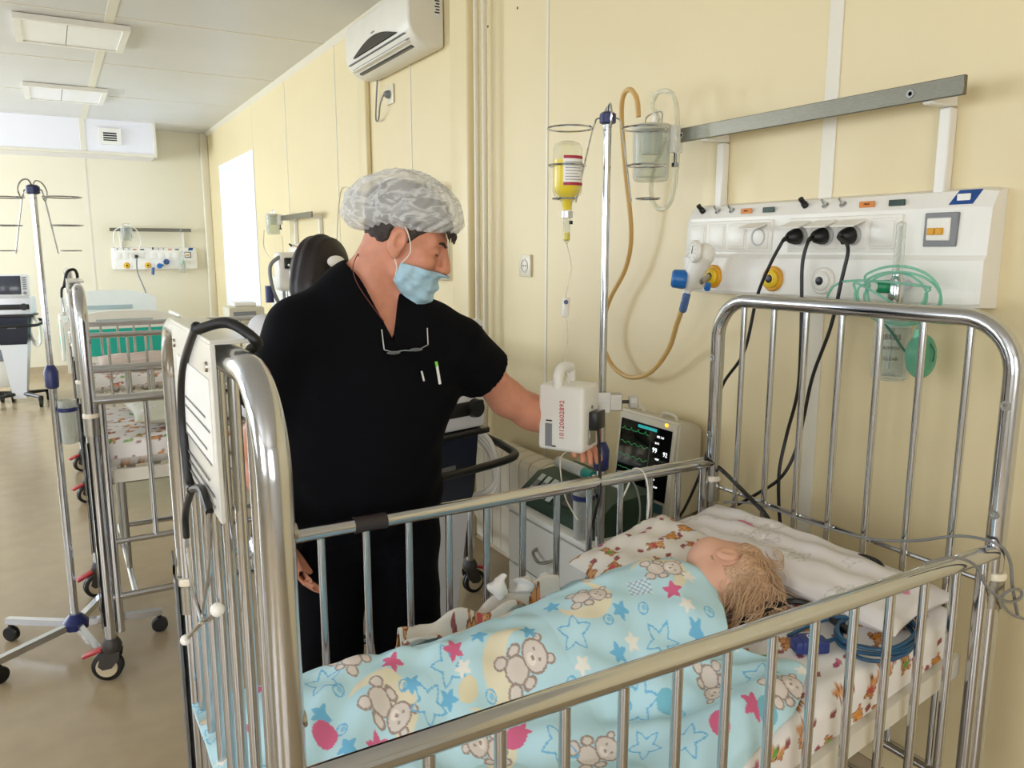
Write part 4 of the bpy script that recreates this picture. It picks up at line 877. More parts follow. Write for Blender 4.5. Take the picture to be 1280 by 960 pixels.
def bear_sheet(U, V, base=(238, 234, 230), seed=1, cell=.062):
    P_ = Print(U, V, base); rs = np.random.RandomState(seed); u0, u1, v0, v1 = U.min(), U.max(), V.min(), V.max()
    i = 0
    for a in np.arange(u0, u1 + cell, cell):
        for b in np.arange(v0, v1 + cell, cell):
            i += 1; u = a + rs.uniform(-.012, .012) + (cell / 2 if int(round((b - v0) / cell)) % 2 else 0); v = b + rs.uniform(-.012, .012); k = rs.rand(); rot = rs.uniform(0, 6.28)
            if k < .52: P_.bear(u, v, .026, rot, (216, 158, 108), (140, 84, 52), rs.choice([-1, 1]), [(120, 170, 84), (220, 150, 50), (206, 96, 96), None][rs.randint(4)])
            elif k < .66: P_.disc(u - .004, v, .009, (176, 92, 116), sx=1.2, sy=.7, rot=rot); P_.disc(u + .006, v + .004, .008, (200, 120, 140), sx=1.2, sy=.6, rot=rot + 1)
            elif k < .78: P_.disc(u - .004, v, .011, (110, 160, 84), sx=1.2, sy=.6, rot=rot); P_.disc(u + .007, v, .008, (150, 186, 110), sx=1.2, sy=.6, rot=rot + 1.3)
            m_ = .008; P_.check(u + cell * .45, v + rs.uniform(-.01, .01), .0075, rot, (168, 104, 104), (150, 84, 84))
    return P_.c
def grid_faces(n, m):
    i = np.arange(n - 1)[:, None] * m + np.arange(m - 1)[None, :]; i = i.ravel(); return np.stack([i, i + 1, i + m + 1, i + m], 1)
clothm = M('printed_cotton', attr='print', rough=.85, spec=.15, bump=.12, bscale=900)
clothblue = M('printed_blanket_cotton', attr='print', rough=.85, spec=.15, bump=.12, bscale=700)

# ---- mattresses: a rounded slab following the deck
def mattress(x0, x1, y0, y1, ztop, thick, label, step, seed, base=(238, 234, 230)):
    yc = (y0 + y1) / 2; hw = (y1 - y0) / 2; r = .035
    prof = []                                                       # closed cross-section (y offset, z offset below the top), with arc length
    for a in np.linspace(0, 1, int(thick / step)): prof.append((-hw, -thick + r + (thick - 2 * r) * a))
    for a in np.linspace(0, PI / 2, 8)[1:]: prof.append((-hw + r - r * math.cos(a), -r + r * math.sin(a)))
    for a in np.linspace(-hw + r, hw - r, int((2 * hw - 2 * r) / step))[1:]: prof.append((a, 0))
    for a in np.linspace(0, PI / 2, 8)[1:]: prof.append((hw - r + r * math.sin(a), -r + r * math.cos(a)))
    for a in np.linspace(0, 1, 8)[1:]: prof.append((hw, -r - (thick - 2 * r) * a))
    prof.append((hw - r, -thick)); prof.append((-hw + r, -thick)); prof.append(prof[0])
    prof = np.array(prof); al = np.concatenate([[0], np.cumsum(np.hypot(*np.diff(prof, axis=0).T))])
    xs = np.concatenate([[x0 + .001, x0 + .004, x0 + .012], np.arange(x0 + .025, x1 - .025, step), [x1 - .012, x1 - .004, x1 - .001]])
    sc_ = np.concatenate([[.7, .86, .96], np.ones(len(xs) - 6), [.96, .86, .7]])
    zt = np.array([ztop(x) for x in xs]); V = np.empty((len(xs), len(prof), 3), np.float32)
    V[..., 0] = xs[:, None]; V[..., 1] = yc + prof[None, :, 0] * (.97 + .03 * sc_[:, None]); V[..., 2] = zt[:, None] - thick / 2 + (prof[None, :, 1] + thick / 2) * sc_[:, None]
    nz = .004 * np.sin(V[..., 0] * 37 + 3 * np.sin(V[..., 1] * 21)) * np.cos(V[..., 1] * 29); V[..., 2] += nz * (prof[None, :, 1] > -.01)
    U_ = np.repeat(xs[:, None], len(prof), 1); A = np.repeat(al[None], len(xs), 0)
    col = bear_sheet(U_, A, base, seed); Fq = grid_faces(len(xs), len(prof)); n, m = len(xs), len(prof)
    V = V.reshape(-1, 3); c0 = len(V); V = np.concatenate([V, [[x0, yc, zt[0] - thick / 2], [x1, yc, zt[-1] - thick / 2]]]).astype(np.float32); col = np.concatenate([col, np.tile(lin(*base), (2, 1))])
    k = np.arange(m - 1); E1 = np.stack([k, k * 0 + c0, k + 1, k + 1], 1); E1 = np.stack([k + 1, k, k * 0 + c0, k * 0 + c0], 1)
    o = from_arrays('mattress', [(V, Fq)], clothm, None, ((x0 + x1) / 2, yc, zt[0] - thick), col)
    return tag(o, label, 'mattress', 'cot mattresses')
HX = CX0 + .62
def ms(x, y=0): return .602 + max(0.0, x - HX) * .21
mattress(.205, 1.575, .862, 1.565, ms, .125, 'teddy bear print mattress under the sleeping child', .003, 2)
mattress(.10, 1.46, 2.985, 3.685, lambda x: .846, .098, 'teddy bear print mattress in the empty cot beside the IV stand', .008, 4)
mattress(.115, 1.475, 5.27, 5.97, lambda x: .746, .098, 'teddy bear print mattress in the cot in front of the teal bed', .012, 5)

# ---- pillows
def pillow(name, c, half, tiltv, label, base, seed, step, rotz=0, mot='bear'):
    """soft rounded pad: grid on the upper and lower sheet"""
    n = int(2 * half[0] / step); m = int(2 * half[1] / step); a = np.linspace(-1, 1, n)[:, None]; b = np.linspace(-1, 1, m)[None]
    pw = (np.clip(1 - np.abs(a) ** 4, 0, 1) * np.clip(1 - np.abs(b) ** 4, 0, 1)) ** .5; A = a + 0 * b; B_ = b + 0 * a
    wr = .004 * np.sin(A * 9 + 4 * B_) * pw + .003 * np.sin(B_ * 17 - 5 * A) * pw
    x = half[0] * A * (1 - .05 * (1 - B_ ** 2)); y = half[1] * B_ * (1 - .05 * (1 - A ** 2))
    parts = []; cols = []
    for s in (1, -1):
        z = s * half[2] * pw + wr; cr, sr = math.cos(rotz), math.sin(rotz)
        X = c[0] + cr * x - sr * y; Y = c[1] + sr * x + cr * y; Z = c[2] + z + tiltv[0] * (X - c[0]) + tiltv[1] * (Y - c[1])
        Fq = grid_faces(n, m); Fq = Fq if s < 0 else Fq[:, ::-1]
        parts.append((np.stack([X, Y, Z], -1).reshape(-1, 3).astype(np.float32), Fq))
        U_ = half[0] * A + 2; V_ = half[1] * B_ + 2
        if mot == 'bear': cols.append(bear_sheet(U_, V_, base, seed))
        else:
            P_ = Print(U_, V_, base); rs = np.random.RandomState(seed)
            for _ in range(16): P_.star(2 + rs.uniform(-1, 1) * half[0], 2 + rs.uniform(-1, 1) * half[1], rs.uniform(.014, .028), rs.rand() * 6, (206, 200, 194), True)
            for _ in range(5): P_.bear(2 + rs.uniform(-1, 1) * half[0], 2 + rs.uniform(-1, 1) * half[1], .045, rs.rand() * 6, (230, 225, 219), (202, 194, 188))
            if mot == 'pink':
                P_.disc(2 + half[0] * .15, 2 + half[1] * .46, .03, (222, 140, 164), sx=1, sy=.42, rot=1.5); P_.disc(2 + .02, 2 - half[1] * .82, .024, (222, 140, 164), sx=1, sy=.5, rot=1.4)
            cols.append(P_.c)
    o = from_arrays(name, parts, clothm, None, (c[0], c[1], c[2] - half[2]), np.concatenate(cols)); return tag(o, label, 'pillow')
pillow('pillow', (1.468, 1.213, .772), (.105, .350, .036), (.16, 0), 'flat white pillow with pink balloon print against the headboard', (234, 228, 224), 3, .004, 0, 'pink')
pillow('pillow', (1.235, 1.40, .738), (.165, .16, .040), (.17, .14), 'teddy bear print pillow at the far side of the child’s head', (238, 232, 224), 8, .003, .1)
pillow('folded_blanket', (.62, 3.34, .892), (.42, .27, .046), (0, 0), 'pale crumpled quilt lying in the empty cot beside the IV stand', (214, 214, 196), 5, .008, .05, 'plain')
pillow('folded_blanket', (.62, 5.62, .785), (.42, .27, .040), (0, 0), 'patterned quilt lying in the cot in front of the teal bed', (206, 188, 178), 6, .012, -.05, 'plain')

# ---- blue blanket over the child
def Hb(x, y):
    m = .602 + np.maximum(0, x - HX) * .21
    yc = np.interp(x, [.2, .38, .75, 1.1, 1.3], [1.33, 1.33, 1.28, 1.25, 1.22]); w = np.interp(x, [.2, .4, .55, .8, 1.05, 1.25], [.13, .13, .13, .165, .175, .15])
    h = np.interp(x, [.16, .22, .32, .42, .55, .72, .9, 1.08, 1.16, 1.24], [.01, .03, .095, .115, .115, .14, .15, .150, .125, .075])
    h = (np.roll(h, 0)); d = (y - yc) / w; b = h * np.exp(-np.abs(d) ** 2.2)
    b += .012 * np.sin(x * 21 + 4 * np.sin(y * 9)) * np.exp(-((y - 1.1) / .12) ** 2) * np.clip((x - .25) * 4, 0, 1) * .7
    b += .010 * np.sin((x * .8 + y * 1.4) * 34) * np.exp(-((y - 1.06) / .10) ** 2) * np.clip((x - .3) * 3, 0, 1)
    b += .014 * np.exp(-((y - (1.50 - .35 * x)) / .022) ** 2) * np.clip(1 - np.abs(x - .55) / .4, 0, 1)          # long crease over the legs
    b += .010 * np.exp(-((y - (1.62 - .33 * x)) / .02) ** 2) * np.clip(1 - np.abs(x - .85) / .4, 0, 1)
    b += .05 * np.exp(-((x - 1.02) / .16) ** 2 - ((y - .92) / .05) ** 2) + .02 * np.exp(-((x - .72) / .1) ** 2 - ((y - .93) / .04) ** 2)
    b += .009 * np.sin((x * 1.3 - y * .9) * 44 + 2 * np.sin(y * 17)) * np.exp(-((x - .42) / .16) ** 2) * np.exp(-((y - 1.22) / .16) ** 2) + .007 * np.sin((x + y * 1.1) * 52) * np.exp(-((x - .95) / .22) ** 2) * np.exp(-((y - 1.05) / .09) ** 2)
    b += .003 * np.sin(x * 70 + 11 * y) * np.sin(y * 61 - 7 * x)
    return m + np.maximum(b, 0) + .012
st = .0019; xs = np.arange(.168, 1.26, st); va = np.arange(0, .83, st); YF_, YN = 1.545, .868
ysv = []; dr = []
r_ = .028
for v in va:
    y = YF_ - v; k = (YN + r_) - y
    if k <= 0: ysv.append(y); dr.append(0.0)
    elif k < r_ * PI / 2: a = k / r_; ysv.append(YN + r_ - r_ * math.sin(a)); dr.append(r_ * (1 - math.cos(a)))
    else: ysv.append(YN); dr.append(r_ + k - r_ * PI / 2)
ysv = np.array(ysv); dr = np.array(dr); X, Yv = np.meshgrid(xs, ysv, indexing='ij'); U_, V_ = np.meshgrid(xs, va, indexing='ij'); DR = np.repeat(dr[None], len(xs), 0)
Z = Hb(X, np.maximum(Yv, YN + .012)) - DR; Yo = Yv - np.clip(DR, 0, 1) * .12 * (1 + .5 * np.sin(X * 24)) + .004 * np.sin(X * 40) * np.clip(DR * 20, 0, 1)
Yo = np.maximum(Yo, .846)
Z -= np.clip(Yv - 1.50, 0, 1) * .9 * np.clip(Z - .61, 0, 1)         # tucks down along the far side
BV = np.stack([X, Yo, Z], -1).reshape(-1, 3).astype(np.float32)
Fq = grid_faces(len(xs), len(va))
ctr = BV[Fq].mean(1); u_c = U_.ravel()[Fq].mean(1); v_c = V_.ravel()[Fq].mean(1); yc = YF_ - v_c
xr = np.interp(yc, [.70, .84, .90, .98, 1.08, 1.20, 1.30, 1.40, 1.48, 1.56], [1.0, 1.12, 1.185, 1.175, 1.14, 1.185, 1.225, 1.23, 1.16, 1.05]) + .006 * np.sin(yc * 40)
keep = (u_c < xr) & (v_c < np.interp(u_c, [.2, .80, .98, 1.12, 1.25], [.83, .80, .72, .66, .60]) + .006 * np.sin(u_c * 30)); Fq = Fq[keep]
P_ = Print(U_, V_, (196, 231, 241)); rs = np.random.RandomState(11)
dv = (BV - cC) @ np.stack([cR, cU, cW], 1); PX = 640 + F_PX * dv[:, 0] / dv[:, 2]; PY = 480 - F_PX * dv[:, 1] / dv[:, 2]; used = []
def spot(px, py):
    i = np.argmin((PX - px) ** 2 + (PY - py) ** 2); u, v = U_.ravel()[i], V_.ravel()[i]; used.append((u, v)); return u, v
DBL, LBL, PNK, WHT = (122, 192, 230), (150, 208, 236), (222, 112, 150), (244, 242, 234)
BF, BL_ = (228, 218, 210), (168, 150, 142)
for (px, py, sz, rot, fl) in ((655, 832, .062, -1.7, 1), (735, 745, .05, -1.3, 1), (828, 712, .052, -1.2, -1), (485, 888, .055, -.7, 1), (432, 822, .05, 2.6, 1), (980, 858, .05, -1.5, 1), (745, 945, .055, -1.5, 1), (560, 780, .04, 1.0, 1), (890, 860, .05, .4, 1), (612, 935, .05, 2.2, 1)):
    u, v = spot(px, py)
    if rs.rand() < .6: P_.moon(u - .01, v, sz * 1.15, rs.rand() * 6, (236, 228, 200))
    P_.bear(u, v, sz, rot, BF, BL_, fl)
for px, py in ((718, 791), (827, 803), (535, 880), (561, 833), (745, 722), (405, 855), (700, 930), (860, 925), (950, 845), (800, 880)): u, v = spot(px, py); P_.star(u, v, .036, rs.rand() * 6, DBL, True)
for px, py in ((775, 763), (773, 818), (598, 795), (400, 895), (660, 790), (690, 760), (560, 875), (640, 735), (436, 935), (515, 855), (995, 815), (870, 790)): u, v = spot(px, py); P_.star(u, v, .019, rs.rand() * 6, DBL)
for px, py in ((840, 738), (473, 935), (671, 752), (567, 812), (490, 828), (650, 915), (940, 880)): u, v = spot(px, py); P_.star(u, v, .022, rs.rand() * 6, PNK)
for px, py in ((860, 722), (858, 755), (530, 925), (579, 836), (728, 830), (790, 803), (522, 800), (920, 800), (700, 870)): u, v = spot(px, py); P_.star(u, v, .017, rs.rand() * 6, WHT)
for px, py in ((707, 742), (803, 760), (760, 775), (614, 872), (428, 913), (715, 855), (423, 863), (505, 857), (886, 765), (780, 905), (850, 895)): u, v = spot(px, py); P_.disc(u, v, .011, DBL, .003); P_.disc(u + .002, v, .005, LBL)
for px, py, c in ((777, 718, PNK), (407, 920, PNK), (645, 922, PNK), (585, 862, (232, 224, 190)), (835, 880, (130, 196, 214)), (960, 890, (130, 196, 214)), (900, 905, PNK)): u, v = spot(px, py); P_.disc(u, v, .022, c, sx=1, sy=.8, rot=rs.rand() * 3)
u, v = spot(800, 735); P_.check(u, v, .024, .4, (150, 196, 220), (232, 238, 240)); u, v = spot(452, 905)
for a in np.arange(.18, 1.25, .055):
    for b in np.arange(.02, .83, .055):
        u = a + rs.uniform(-.016, .016); v = b + rs.uniform(-.016, .016)
        if min((u - p) ** 2 + (v - q) ** 2 for p, q in used) < .062 ** 2: continue
        k = rs.rand(); used.append((u, v))
        if k < .22: P_.star(u, v, .016, rs.rand() * 6, LBL)
        elif k < .38: P_.star(u, v, .032, rs.rand() * 6, DBL, True)
        elif k < .5: P_.star(u, v, .015, rs.rand() * 6, WHT)
        elif k < .58: P_.star(u, v, .018, rs.rand() * 6, PNK)
        elif k < .74: P_.disc(u, v, .010, DBL, .0028)
        elif k < .82: P_.disc(u, v, .018, (226, 216, 196), sx=1, sy=.8); P_.disc(u, v, .019, BL_, .0016, 1, .8)
blk = from_arrays('blanket', [(BV, Fq)], clothblue, None, (.7, 1.2, .60), P_.c)
sm = blk.modifiers.new('thickness', 'SOLIDIFY'); sm.thickness = .004; sm.offset = 0
tag(blk, 'light blue bear and star print blanket covering the child', 'blanket')
# ---- crumpled bear-print sheet along the far rail, and white tissues
def crumple(name, pts, w, hgt, mat_fn, label, cat, seed, nx_=90, ny=50):
    pts = [np.array(p, float) for p in spline(pts, 6)]; rs = np.random.RandomState(seed); L_ = np.cumsum([0] + [np.linalg.norm(pts[i + 1] - pts[i]) for i in range(len(pts) - 1)])
    s = np.linspace(0, L_[-1], nx_); C_ = np.stack([np.interp(s, L_, [p[k] for p in pts]) for k in range(3)], 1); a = np.linspace(-1, 1, ny)
    ph = rs.rand(6) * 6; V = np.empty((nx_, ny, 3), np.float32); T = np.gradient(C_, axis=0); T /= np.linalg.norm(T, axis=1)[:, None]; N_ = np.stack([-T[:, 1], T[:, 0], 0 * T[:, 0]], 1)
    ridge = hgt * (np.sin(s * 30 + ph[0])[:, None] * np.cos(a * 4.2 + ph[1])[None] * .35 + np.sin(s[:, None] * 25 + a[None] * 5 + ph[2]) * .35 + (1 - a ** 2)[None] * .55 + np.abs(np.sin(s[:, None] * 32 + 3 * a[None] + ph[3])) * .18)
    off = w * (a[None] + .18 * np.sin(s[:, None] * 33 + 2 * a[None] + ph[4]))
    V[:] = C_[:, None] + N_[:, None] * off[..., None]; V[..., 2] += np.maximum(ridge, 0)
    U_ = np.repeat(s[:, None], ny, 1); W_ = np.repeat((a * w)[None], nx_, 0) + 1
    o = from_arrays(name, [(V.reshape(-1, 3), grid_faces(nx_, ny))], clothm, None, (pts[0] + pts[-1]) / 2, mat_fn(U_, W_))
    m_ = o.modifiers.new('thickness', 'SOLIDIFY'); m_.thickness = .003; return tag(o, label, cat)
crumple('crumpled_sheet', [(.60, 1.535, .615), (.72, 1.535, .62), (.86, 1.54, .625), (1.02, 1.545, .65)], 0.024, .055, lambda U, V: bear_sheet(U, V, (232, 224, 214), 9, .05), 'crumpled bear print sheet bunched along the far rail', 'sheet', 4, 200, 70)
plainw = lambda U, V: np.tile(lin(236, 230, 226), (U.size, 1)).astype(np.float32)
for k, (q, sz) in enumerate((((625, 729), .026), ((655, 724), .028), ((684, 717), .02))):
    p = aty(q[0], q[1], 1.548); p[2] -= .012
    tf0 = lambda x, p=p, sz=sz, k=k: ell(x, p, (sz * 1.1, sz * .9, sz * 1.05)) + sz * .8 * wob(x, 95 / (sz / .026), 40 + k) + sz * .9 * np.abs(wob(x, 130, 50 + k))
    tag(from_arrays('tissue', [surf(tf0, p - sz * 2, p + sz * 2, .0025)], M('tissue_paper', (238, 234, 230), .85), None, p), ('white crumpled tissue by the far rail, leftmost of three', 'white crumpled tissue by the far rail, middle of three', 'small crumpled tissue by the far rail, rightmost of three')[k], 'tissue', 'tissues by the far rail')

# ================================================================== the sleeping child
hc = np.array([1.245, 1.195, .788]); cA = np.array([math.sin(YAW), math.cos(YAW), 0]); cu = .95 * cR + .22 * cA - .12 * np.array([0, 0, 1.0]); cu /= np.linalg.norm(cu)
cf = -.1 * cR + .86 * cA + .42 * np.array([0, 0, 1.0]); cf = cf - cu * (cf @ cu); cf /= np.linalg.norm(cf); cs = np.cross(cu, cf)      # up (crown), face, left side
if cs[2] < 0: cs = -cs
CM = np.stack([cf, cs, cu], 1)                                     # columns: face, visible side (up), crown
def chead(p):
    q = (p - hc.astype(np.float32)) @ CM.astype(np.float32)
    d = ell(q, (-.006, 0, .018), (.082, .066, .074)); d = smin(d, ell(q, (.035, 0, -.03), (.046, .046, .05)), .03)
    d = smin(d, ell(q, (.05, .018, -.03), (.028, .028, .026)), .02); d = smin(d, cap(q, (.078, 0, -.012), (.086, 0, -.026), .007, .009), .012)
    e = ell(q, (-.004, .066, -.026), (.018, .008, .027)); e = smax(e, -ell(q, (.0, .073, -.024), (.009, .006, .016)), .004)
    return smin(d, e, .006)
nk = hc - cu * .05 - cf * .02
def cbody(p):
    d = smin(chead(p), cap(p, nk, [1.125, 1.165, .705], .036, .040), .025)
    sh = np.array([1.10, 1.24, .715]); hp_ = np.array([.78, 1.27, .672]); d = smin(d, cap(p, sh, hp_, .062, .058), .04)
    d = smin(d, cap(p, [1.08, 1.19, .715], [.95, 1.19, .70], .028, .024), .03)
    d = smin(d, cap(p, hp_, [.56, 1.30, .655], .046, .036), .03); d = smin(d, cap(p, [.56, 1.30, .655], [.38, 1.33, .645], .034, .026), .02)
    return smin(d, cap(p, [.38, 1.33, .645], [.34, 1.31, .675], .022, .018), .02)
skin_c = M('child_skin', (226, 176, 150), .55, var=.04, vscale=30, sss=.1)
ch = thing('person', 'sleeping child with light brown hair, turned away under the blue blanket', 'person', (.8, 1.25, .62))
from_arrays('body', [surf(cbody, (.26, 1.06, .56), (1.10, 1.42, .86), .009), surf(cbody, (1.095, 1.02, .62), (1.40, 1.36, .90), .0035)], skin_c, ch)
def chair_(p):
    q = (p - hc.astype(np.float32)) @ CM.astype(np.float32)
    d = chead(p) - .006 - .0035 * np.sin(q[:, 0] * 60 + q[:, 2] * 55 + 3 * np.sin(q[:, 1] * 30)) - .002 * np.sin(q[:, 0] * 190 + q[:, 1] * 60)
    line = q[:, 0] - (.026 + .5 * np.clip(q[:, 2], -.02, .1))                       # hairline towards the face
    low = -(q[:, 2] + .058 + .3 * q[:, 0]); ear = -ell(q, (.002, .07, -.028), (.030, .030, .036))
    return smax(smax(smax(d, line, .012), low, .02), ear, .006)
hairc = M('child_hair', (196, 158, 126), .55, var=.35, vscale=90, stretch=(1, 3, 3))
from_arrays('hair', [surf(chair_, hc - .13, hc + .13, .0035)], hairc, ch)
rs = np.random.RandomState(5); hb = MB()
for k in range(620):
    th = rs.uniform(.4, PI); phv = rs.uniform(0, 2 * PI)
    d = np.array([math.cos(th) * 1.0, math.sin(th) * math.cos(phv), math.sin(th) * math.sin(phv)])
    d = np.array([-abs(d[0]) * .8 + .25 * rs.rand(), d[1], d[2] * .9 + .2]); d /= np.linalg.norm(d)
    if d[1] < -.35 or (d[2] < -.1 and d[0] > -.45): continue
    q = d * np.array([.090, .075, .084]) + np.array([-.006, 0, .018]); P0_ = hc + CM @ q
    fl = CM @ np.array([-.5 * rs.rand() - .2, -.55 + .4 * rs.rand(), -.25 + .9 * (d[2] > .45) * rs.rand()]); fl /= np.linalg.norm(fl); nn = CM @ d
    L_ = rs.uniform(.03, .075); cw = rs.uniform(-1, 1, 3) * .010
    pts = [P0_ - nn * .002, P0_ + fl * L_ * .35 + nn * .004 + cw * .3, P0_ + fl * L_ * .7 - nn * .006 + cw * .7, P0_ + fl * L_ - nn * .022 + cw]
    for p in pts: p[2] = max(p[2], ms(p[0]) + .006)
    hb.tube(spline(pts, 3), [.0008] * 8 + [.0006, .0003], 4)
for k in range(5):                                                  # a loose curl at the crown
    c = hc + CM @ np.array([-.01 + .006 * k, .045, .105]); hb.tube([c + (.013 + .002 * k) * (math.cos(a) * cf + math.sin(a) * cu) + cs * .0015 * k for a in np.linspace(0, 5.2, 14)], .0011, 4)
for k in range(60):                                                 # wispy ends on the sheet
    c = hc + CM @ np.array([rs.uniform(-.10, .02), rs.uniform(-.05, .03), rs.uniform(.06, .09)]); e = c + cu * rs.uniform(.02, .05) + np.array([0, rs.uniform(-.04, .02), -.02]); e[2] = max(e[2], ms(e[0]) + .008); mid = (c + e) / 2 + rs.uniform(-.01, .01, 3); mid[2] = max(mid[2], ms(mid[0]) + .01)
    hb.tube(spline([c, mid, e], 4), [.0011] * 7 + [.0008, .0004], 4)
ho = hb.build('hair_strands', M('child_hair_strand', (206, 172, 136), .5), ch); ho['kind'] = 'stuff'

# ================================================================== cables on the cot
def onm(px, py, dz=.006):                                           # pixel to a point on the sloping mattress
    z = .7
    for _ in range(12): p = atz(px, py, z); z = ms(p[0]) + dz
    return p
cab = M('blue_cable', (38, 84, 116), .4); pts = []
c0 = onm(1095, 796)
for k in range(60):
    a = 2 * PI * k / 15 + .5; rr = 1 + .14 * math.sin(k * .8) - .08 * (k / 60); p = c0 + np.array([math.cos(a) * .085 * rr, math.sin(a) * .06 * rr, 0]); p += [.006 * math.sin(k * .55), .008 * math.cos(k * .41), 0]; p[2] = ms(p[0]) + .008 + .0055 * (k // 15) + .003 * math.sin(k * .9); pts.append(p)
pts = [onm(1030, 803, .012), onm(1050, 795, .01)] + pts[3:] + [onm(1075, 770, .03), onm(1030, 775, .02), onm(985, 795, .015)]
t = thing('sensor_cable', 'coiled dark blue sensor cable with navy connector on the mattress', 'cable', c0)
MB().tube(spline(pts, 4), .0042, 8).build('cable', cab, t)
cc = onm(1012, 806, .016); MB().rbox((-.035, -.018, -.013), (.035, .018, .013), .005, 2, Matrix.Translation(cc) @ Matrix.Rotation(-.45, 4, 'Z')).build('connector', M('connector_navy', (44, 60, 128), .4), t)
MB().rbox((-.022, -.021, -.008), (.022, .021, .016), .003, 2, Matrix.Translation(cc) @ Matrix.Rotation(-.45, 4, 'Z')).build('connector_grip', M('connector_navy'), t)
lettering('D', .018, cc + np.array([0, 0, .0165]), (.9, .1, 0), (0, .8, .6), white, t)
gt = lambda nm, pts, r, m, lab, cat='cable': tag(MB().tube(spline(pts, 8), r, 8).build(nm, m, None, pts[len(pts) // 2]), lab, cat)
greyc = M('grey_cable', (128, 128, 126), .45)
gt('black_hose', [onm(925, 778, .03), onm(955, 762, .035), onm(985, 752, .03), onm(1010, 755, .025), onm(1040, 775, .02), onm(1060, 790, .02)], .007, black, 'thick black hose curving from behind the child’s head', 'hose')
gt('black_hose', [onm(935, 790, .02), onm(965, 780, .022), onm(1000, 772, .02), onm(1040, 765, .02)], .006, black, 'short black hose lying nearest the child’s hair', 'hose')
gt('black_cable', [aty(882, 572, 1.60), aty(905, 590, 1.58), atx(935, 620, 1.56), atx(958, 645, 1.56), atx(968, 668, 1.55)], .006, black, 'black cable wrapped round the corner post of the headboard')
gt('black_cable', [atx(1055, 700, 1.55), atx(1075, 695, 1.545), atx(1098, 703, 1.54), atx(1108, 720, 1.53)], .0055, black, 'black cable arching over the edge of the white pillow')
gt('grey_cable', [atx(905, 628, 1.575), atx(930, 628, 1.575), atx(960, 634, 1.575), atx(1010, 652, 1.575), atx(1080, 672, 1.575), atx(1140, 676, 1.575), atx(1200, 670, 1.58), aty(1246, 680, .80), aty(1262, 700, .795), aty(1266, 735, .795), aty(1272, 770, .795)], .0032, greyc, 'long grey cable strung along the headboard bars')
gt('grey_cable', [aty(1155, 705, .80), aty(1190, 697, .795), aty(1218, 706, .79), aty(1235, 735, .785), aty(1258, 752, .785), aty(1275, 748, .785), aty(1276, 738, .785), aty(1262, 738, .785), aty(1252, 750, .785), aty(1265, 768, .785), aty(1290, 776, .785)], .0032, greyc, 'grey cable looped over the right end of the near rail')
gt('white_cable', [aty(815, 690, 1.50), aty(808, 665, 1.58), aty(811, 630, 1.59), aty(808, 600, 1.592), aty(800, 587, 1.605), aty(790, 588, 1.632), aty(786, 605, 1.637), aty(775, 628, 1.64)], .0026, white, 'white cable draped over the far rail')
gt('grey_cable', [aty(750, 700, 1.60), aty(768, 690, 1.637), aty(790, 672, 1.637), aty(800, 645, 1.637), aty(796, 612, 1.637), aty(782, 592, 1.636), aty(772, 589, 1.62)], .0026, greyc, 'pale grey cable looping behind the far rail')
# ---- dark tape round the far rail
tag(MB().lathe((CX0 + .345, CY0 + HW, .90), (1, 0, 0), [(0, .0168), (.0, .0182), (.075, .0182), (.075, .0168)], 20).build('tape_wrap', M('dark_tape', (48, 40, 42), .4), None, (CX0 + .38, CY0 + HW, .88)), 'dark tape wrapped round the far rail before the man', 'tape')
# ---- stethoscopes and cards on the foot ends
def stetho(t, tube_pts, yoke, ears, chest=None, r=.0065):
    MB().tube(spline(tube_pts, 8), r, 10).build('tubing', black, t)
    for s, e in zip(yoke, ears):
        MB().tube(spline([tube_pts[-1], s[0], s[1]], 6), r * .8, 8).build('yoke', black, t)
        MB().tube(spline([s[1]] + list(e), 6), .0032, 8).build('ear_tube', chrome, t)
        dd = e[-1] - e[-2]; MB().ball(e[-1], .0085, 12, 8).build('ear_tip', white, t)
    if chest is not None:
        MB().lathe(chest, (-1, 0, 0), [(-.008, .020), (-.004, .024), (.004, .024), (.008, .02), (.01, .008), (.02, .008), (.02, 0)], 20).build('chest_piece', chrome, t)
fxp = CX0
t = thing('stethoscope', 'black stethoscope hung over the footboard of the nearest cot', 'stethoscope', (fxp, 1.2, 1.39))
F_ = lambda x, y, dx: atx(x, y, fxp + dx)
stetho(t, [F_(320, 680, .03), F_(322, 600, .028), F_(321, 520, .028), F_(318, 470, .028), F_(312, 440, .03), np.array([fxp + .026, .985, 1.388]), np.array([fxp, 1.02, 1.410]), np.array([fxp - .03, 1.06, 1.40]), F_(245, 412, -.03), F_(230, 460, -.032), F_(228, 520, -.034), F_(236, 600, -.034), F_(240, 612, -.034)],
       [(F_(232, 640, -.034), F_(233, 672, -.034)), (F_(252, 612, -.036), F_(262, 640, -.036))],
       [(F_(234, 690, -.034), F_(241, 735, -.034), F_(252, 775, -.034), F_(250, 780, -.04), F_(232, 800, -.05)), (F_(262, 660, -.036), F_(262, 710, -.036), F_(254, 768, -.038), F_(260, 775, -.045), F_(272, 762, -.05))], F_(320, 692, .026), .0068)
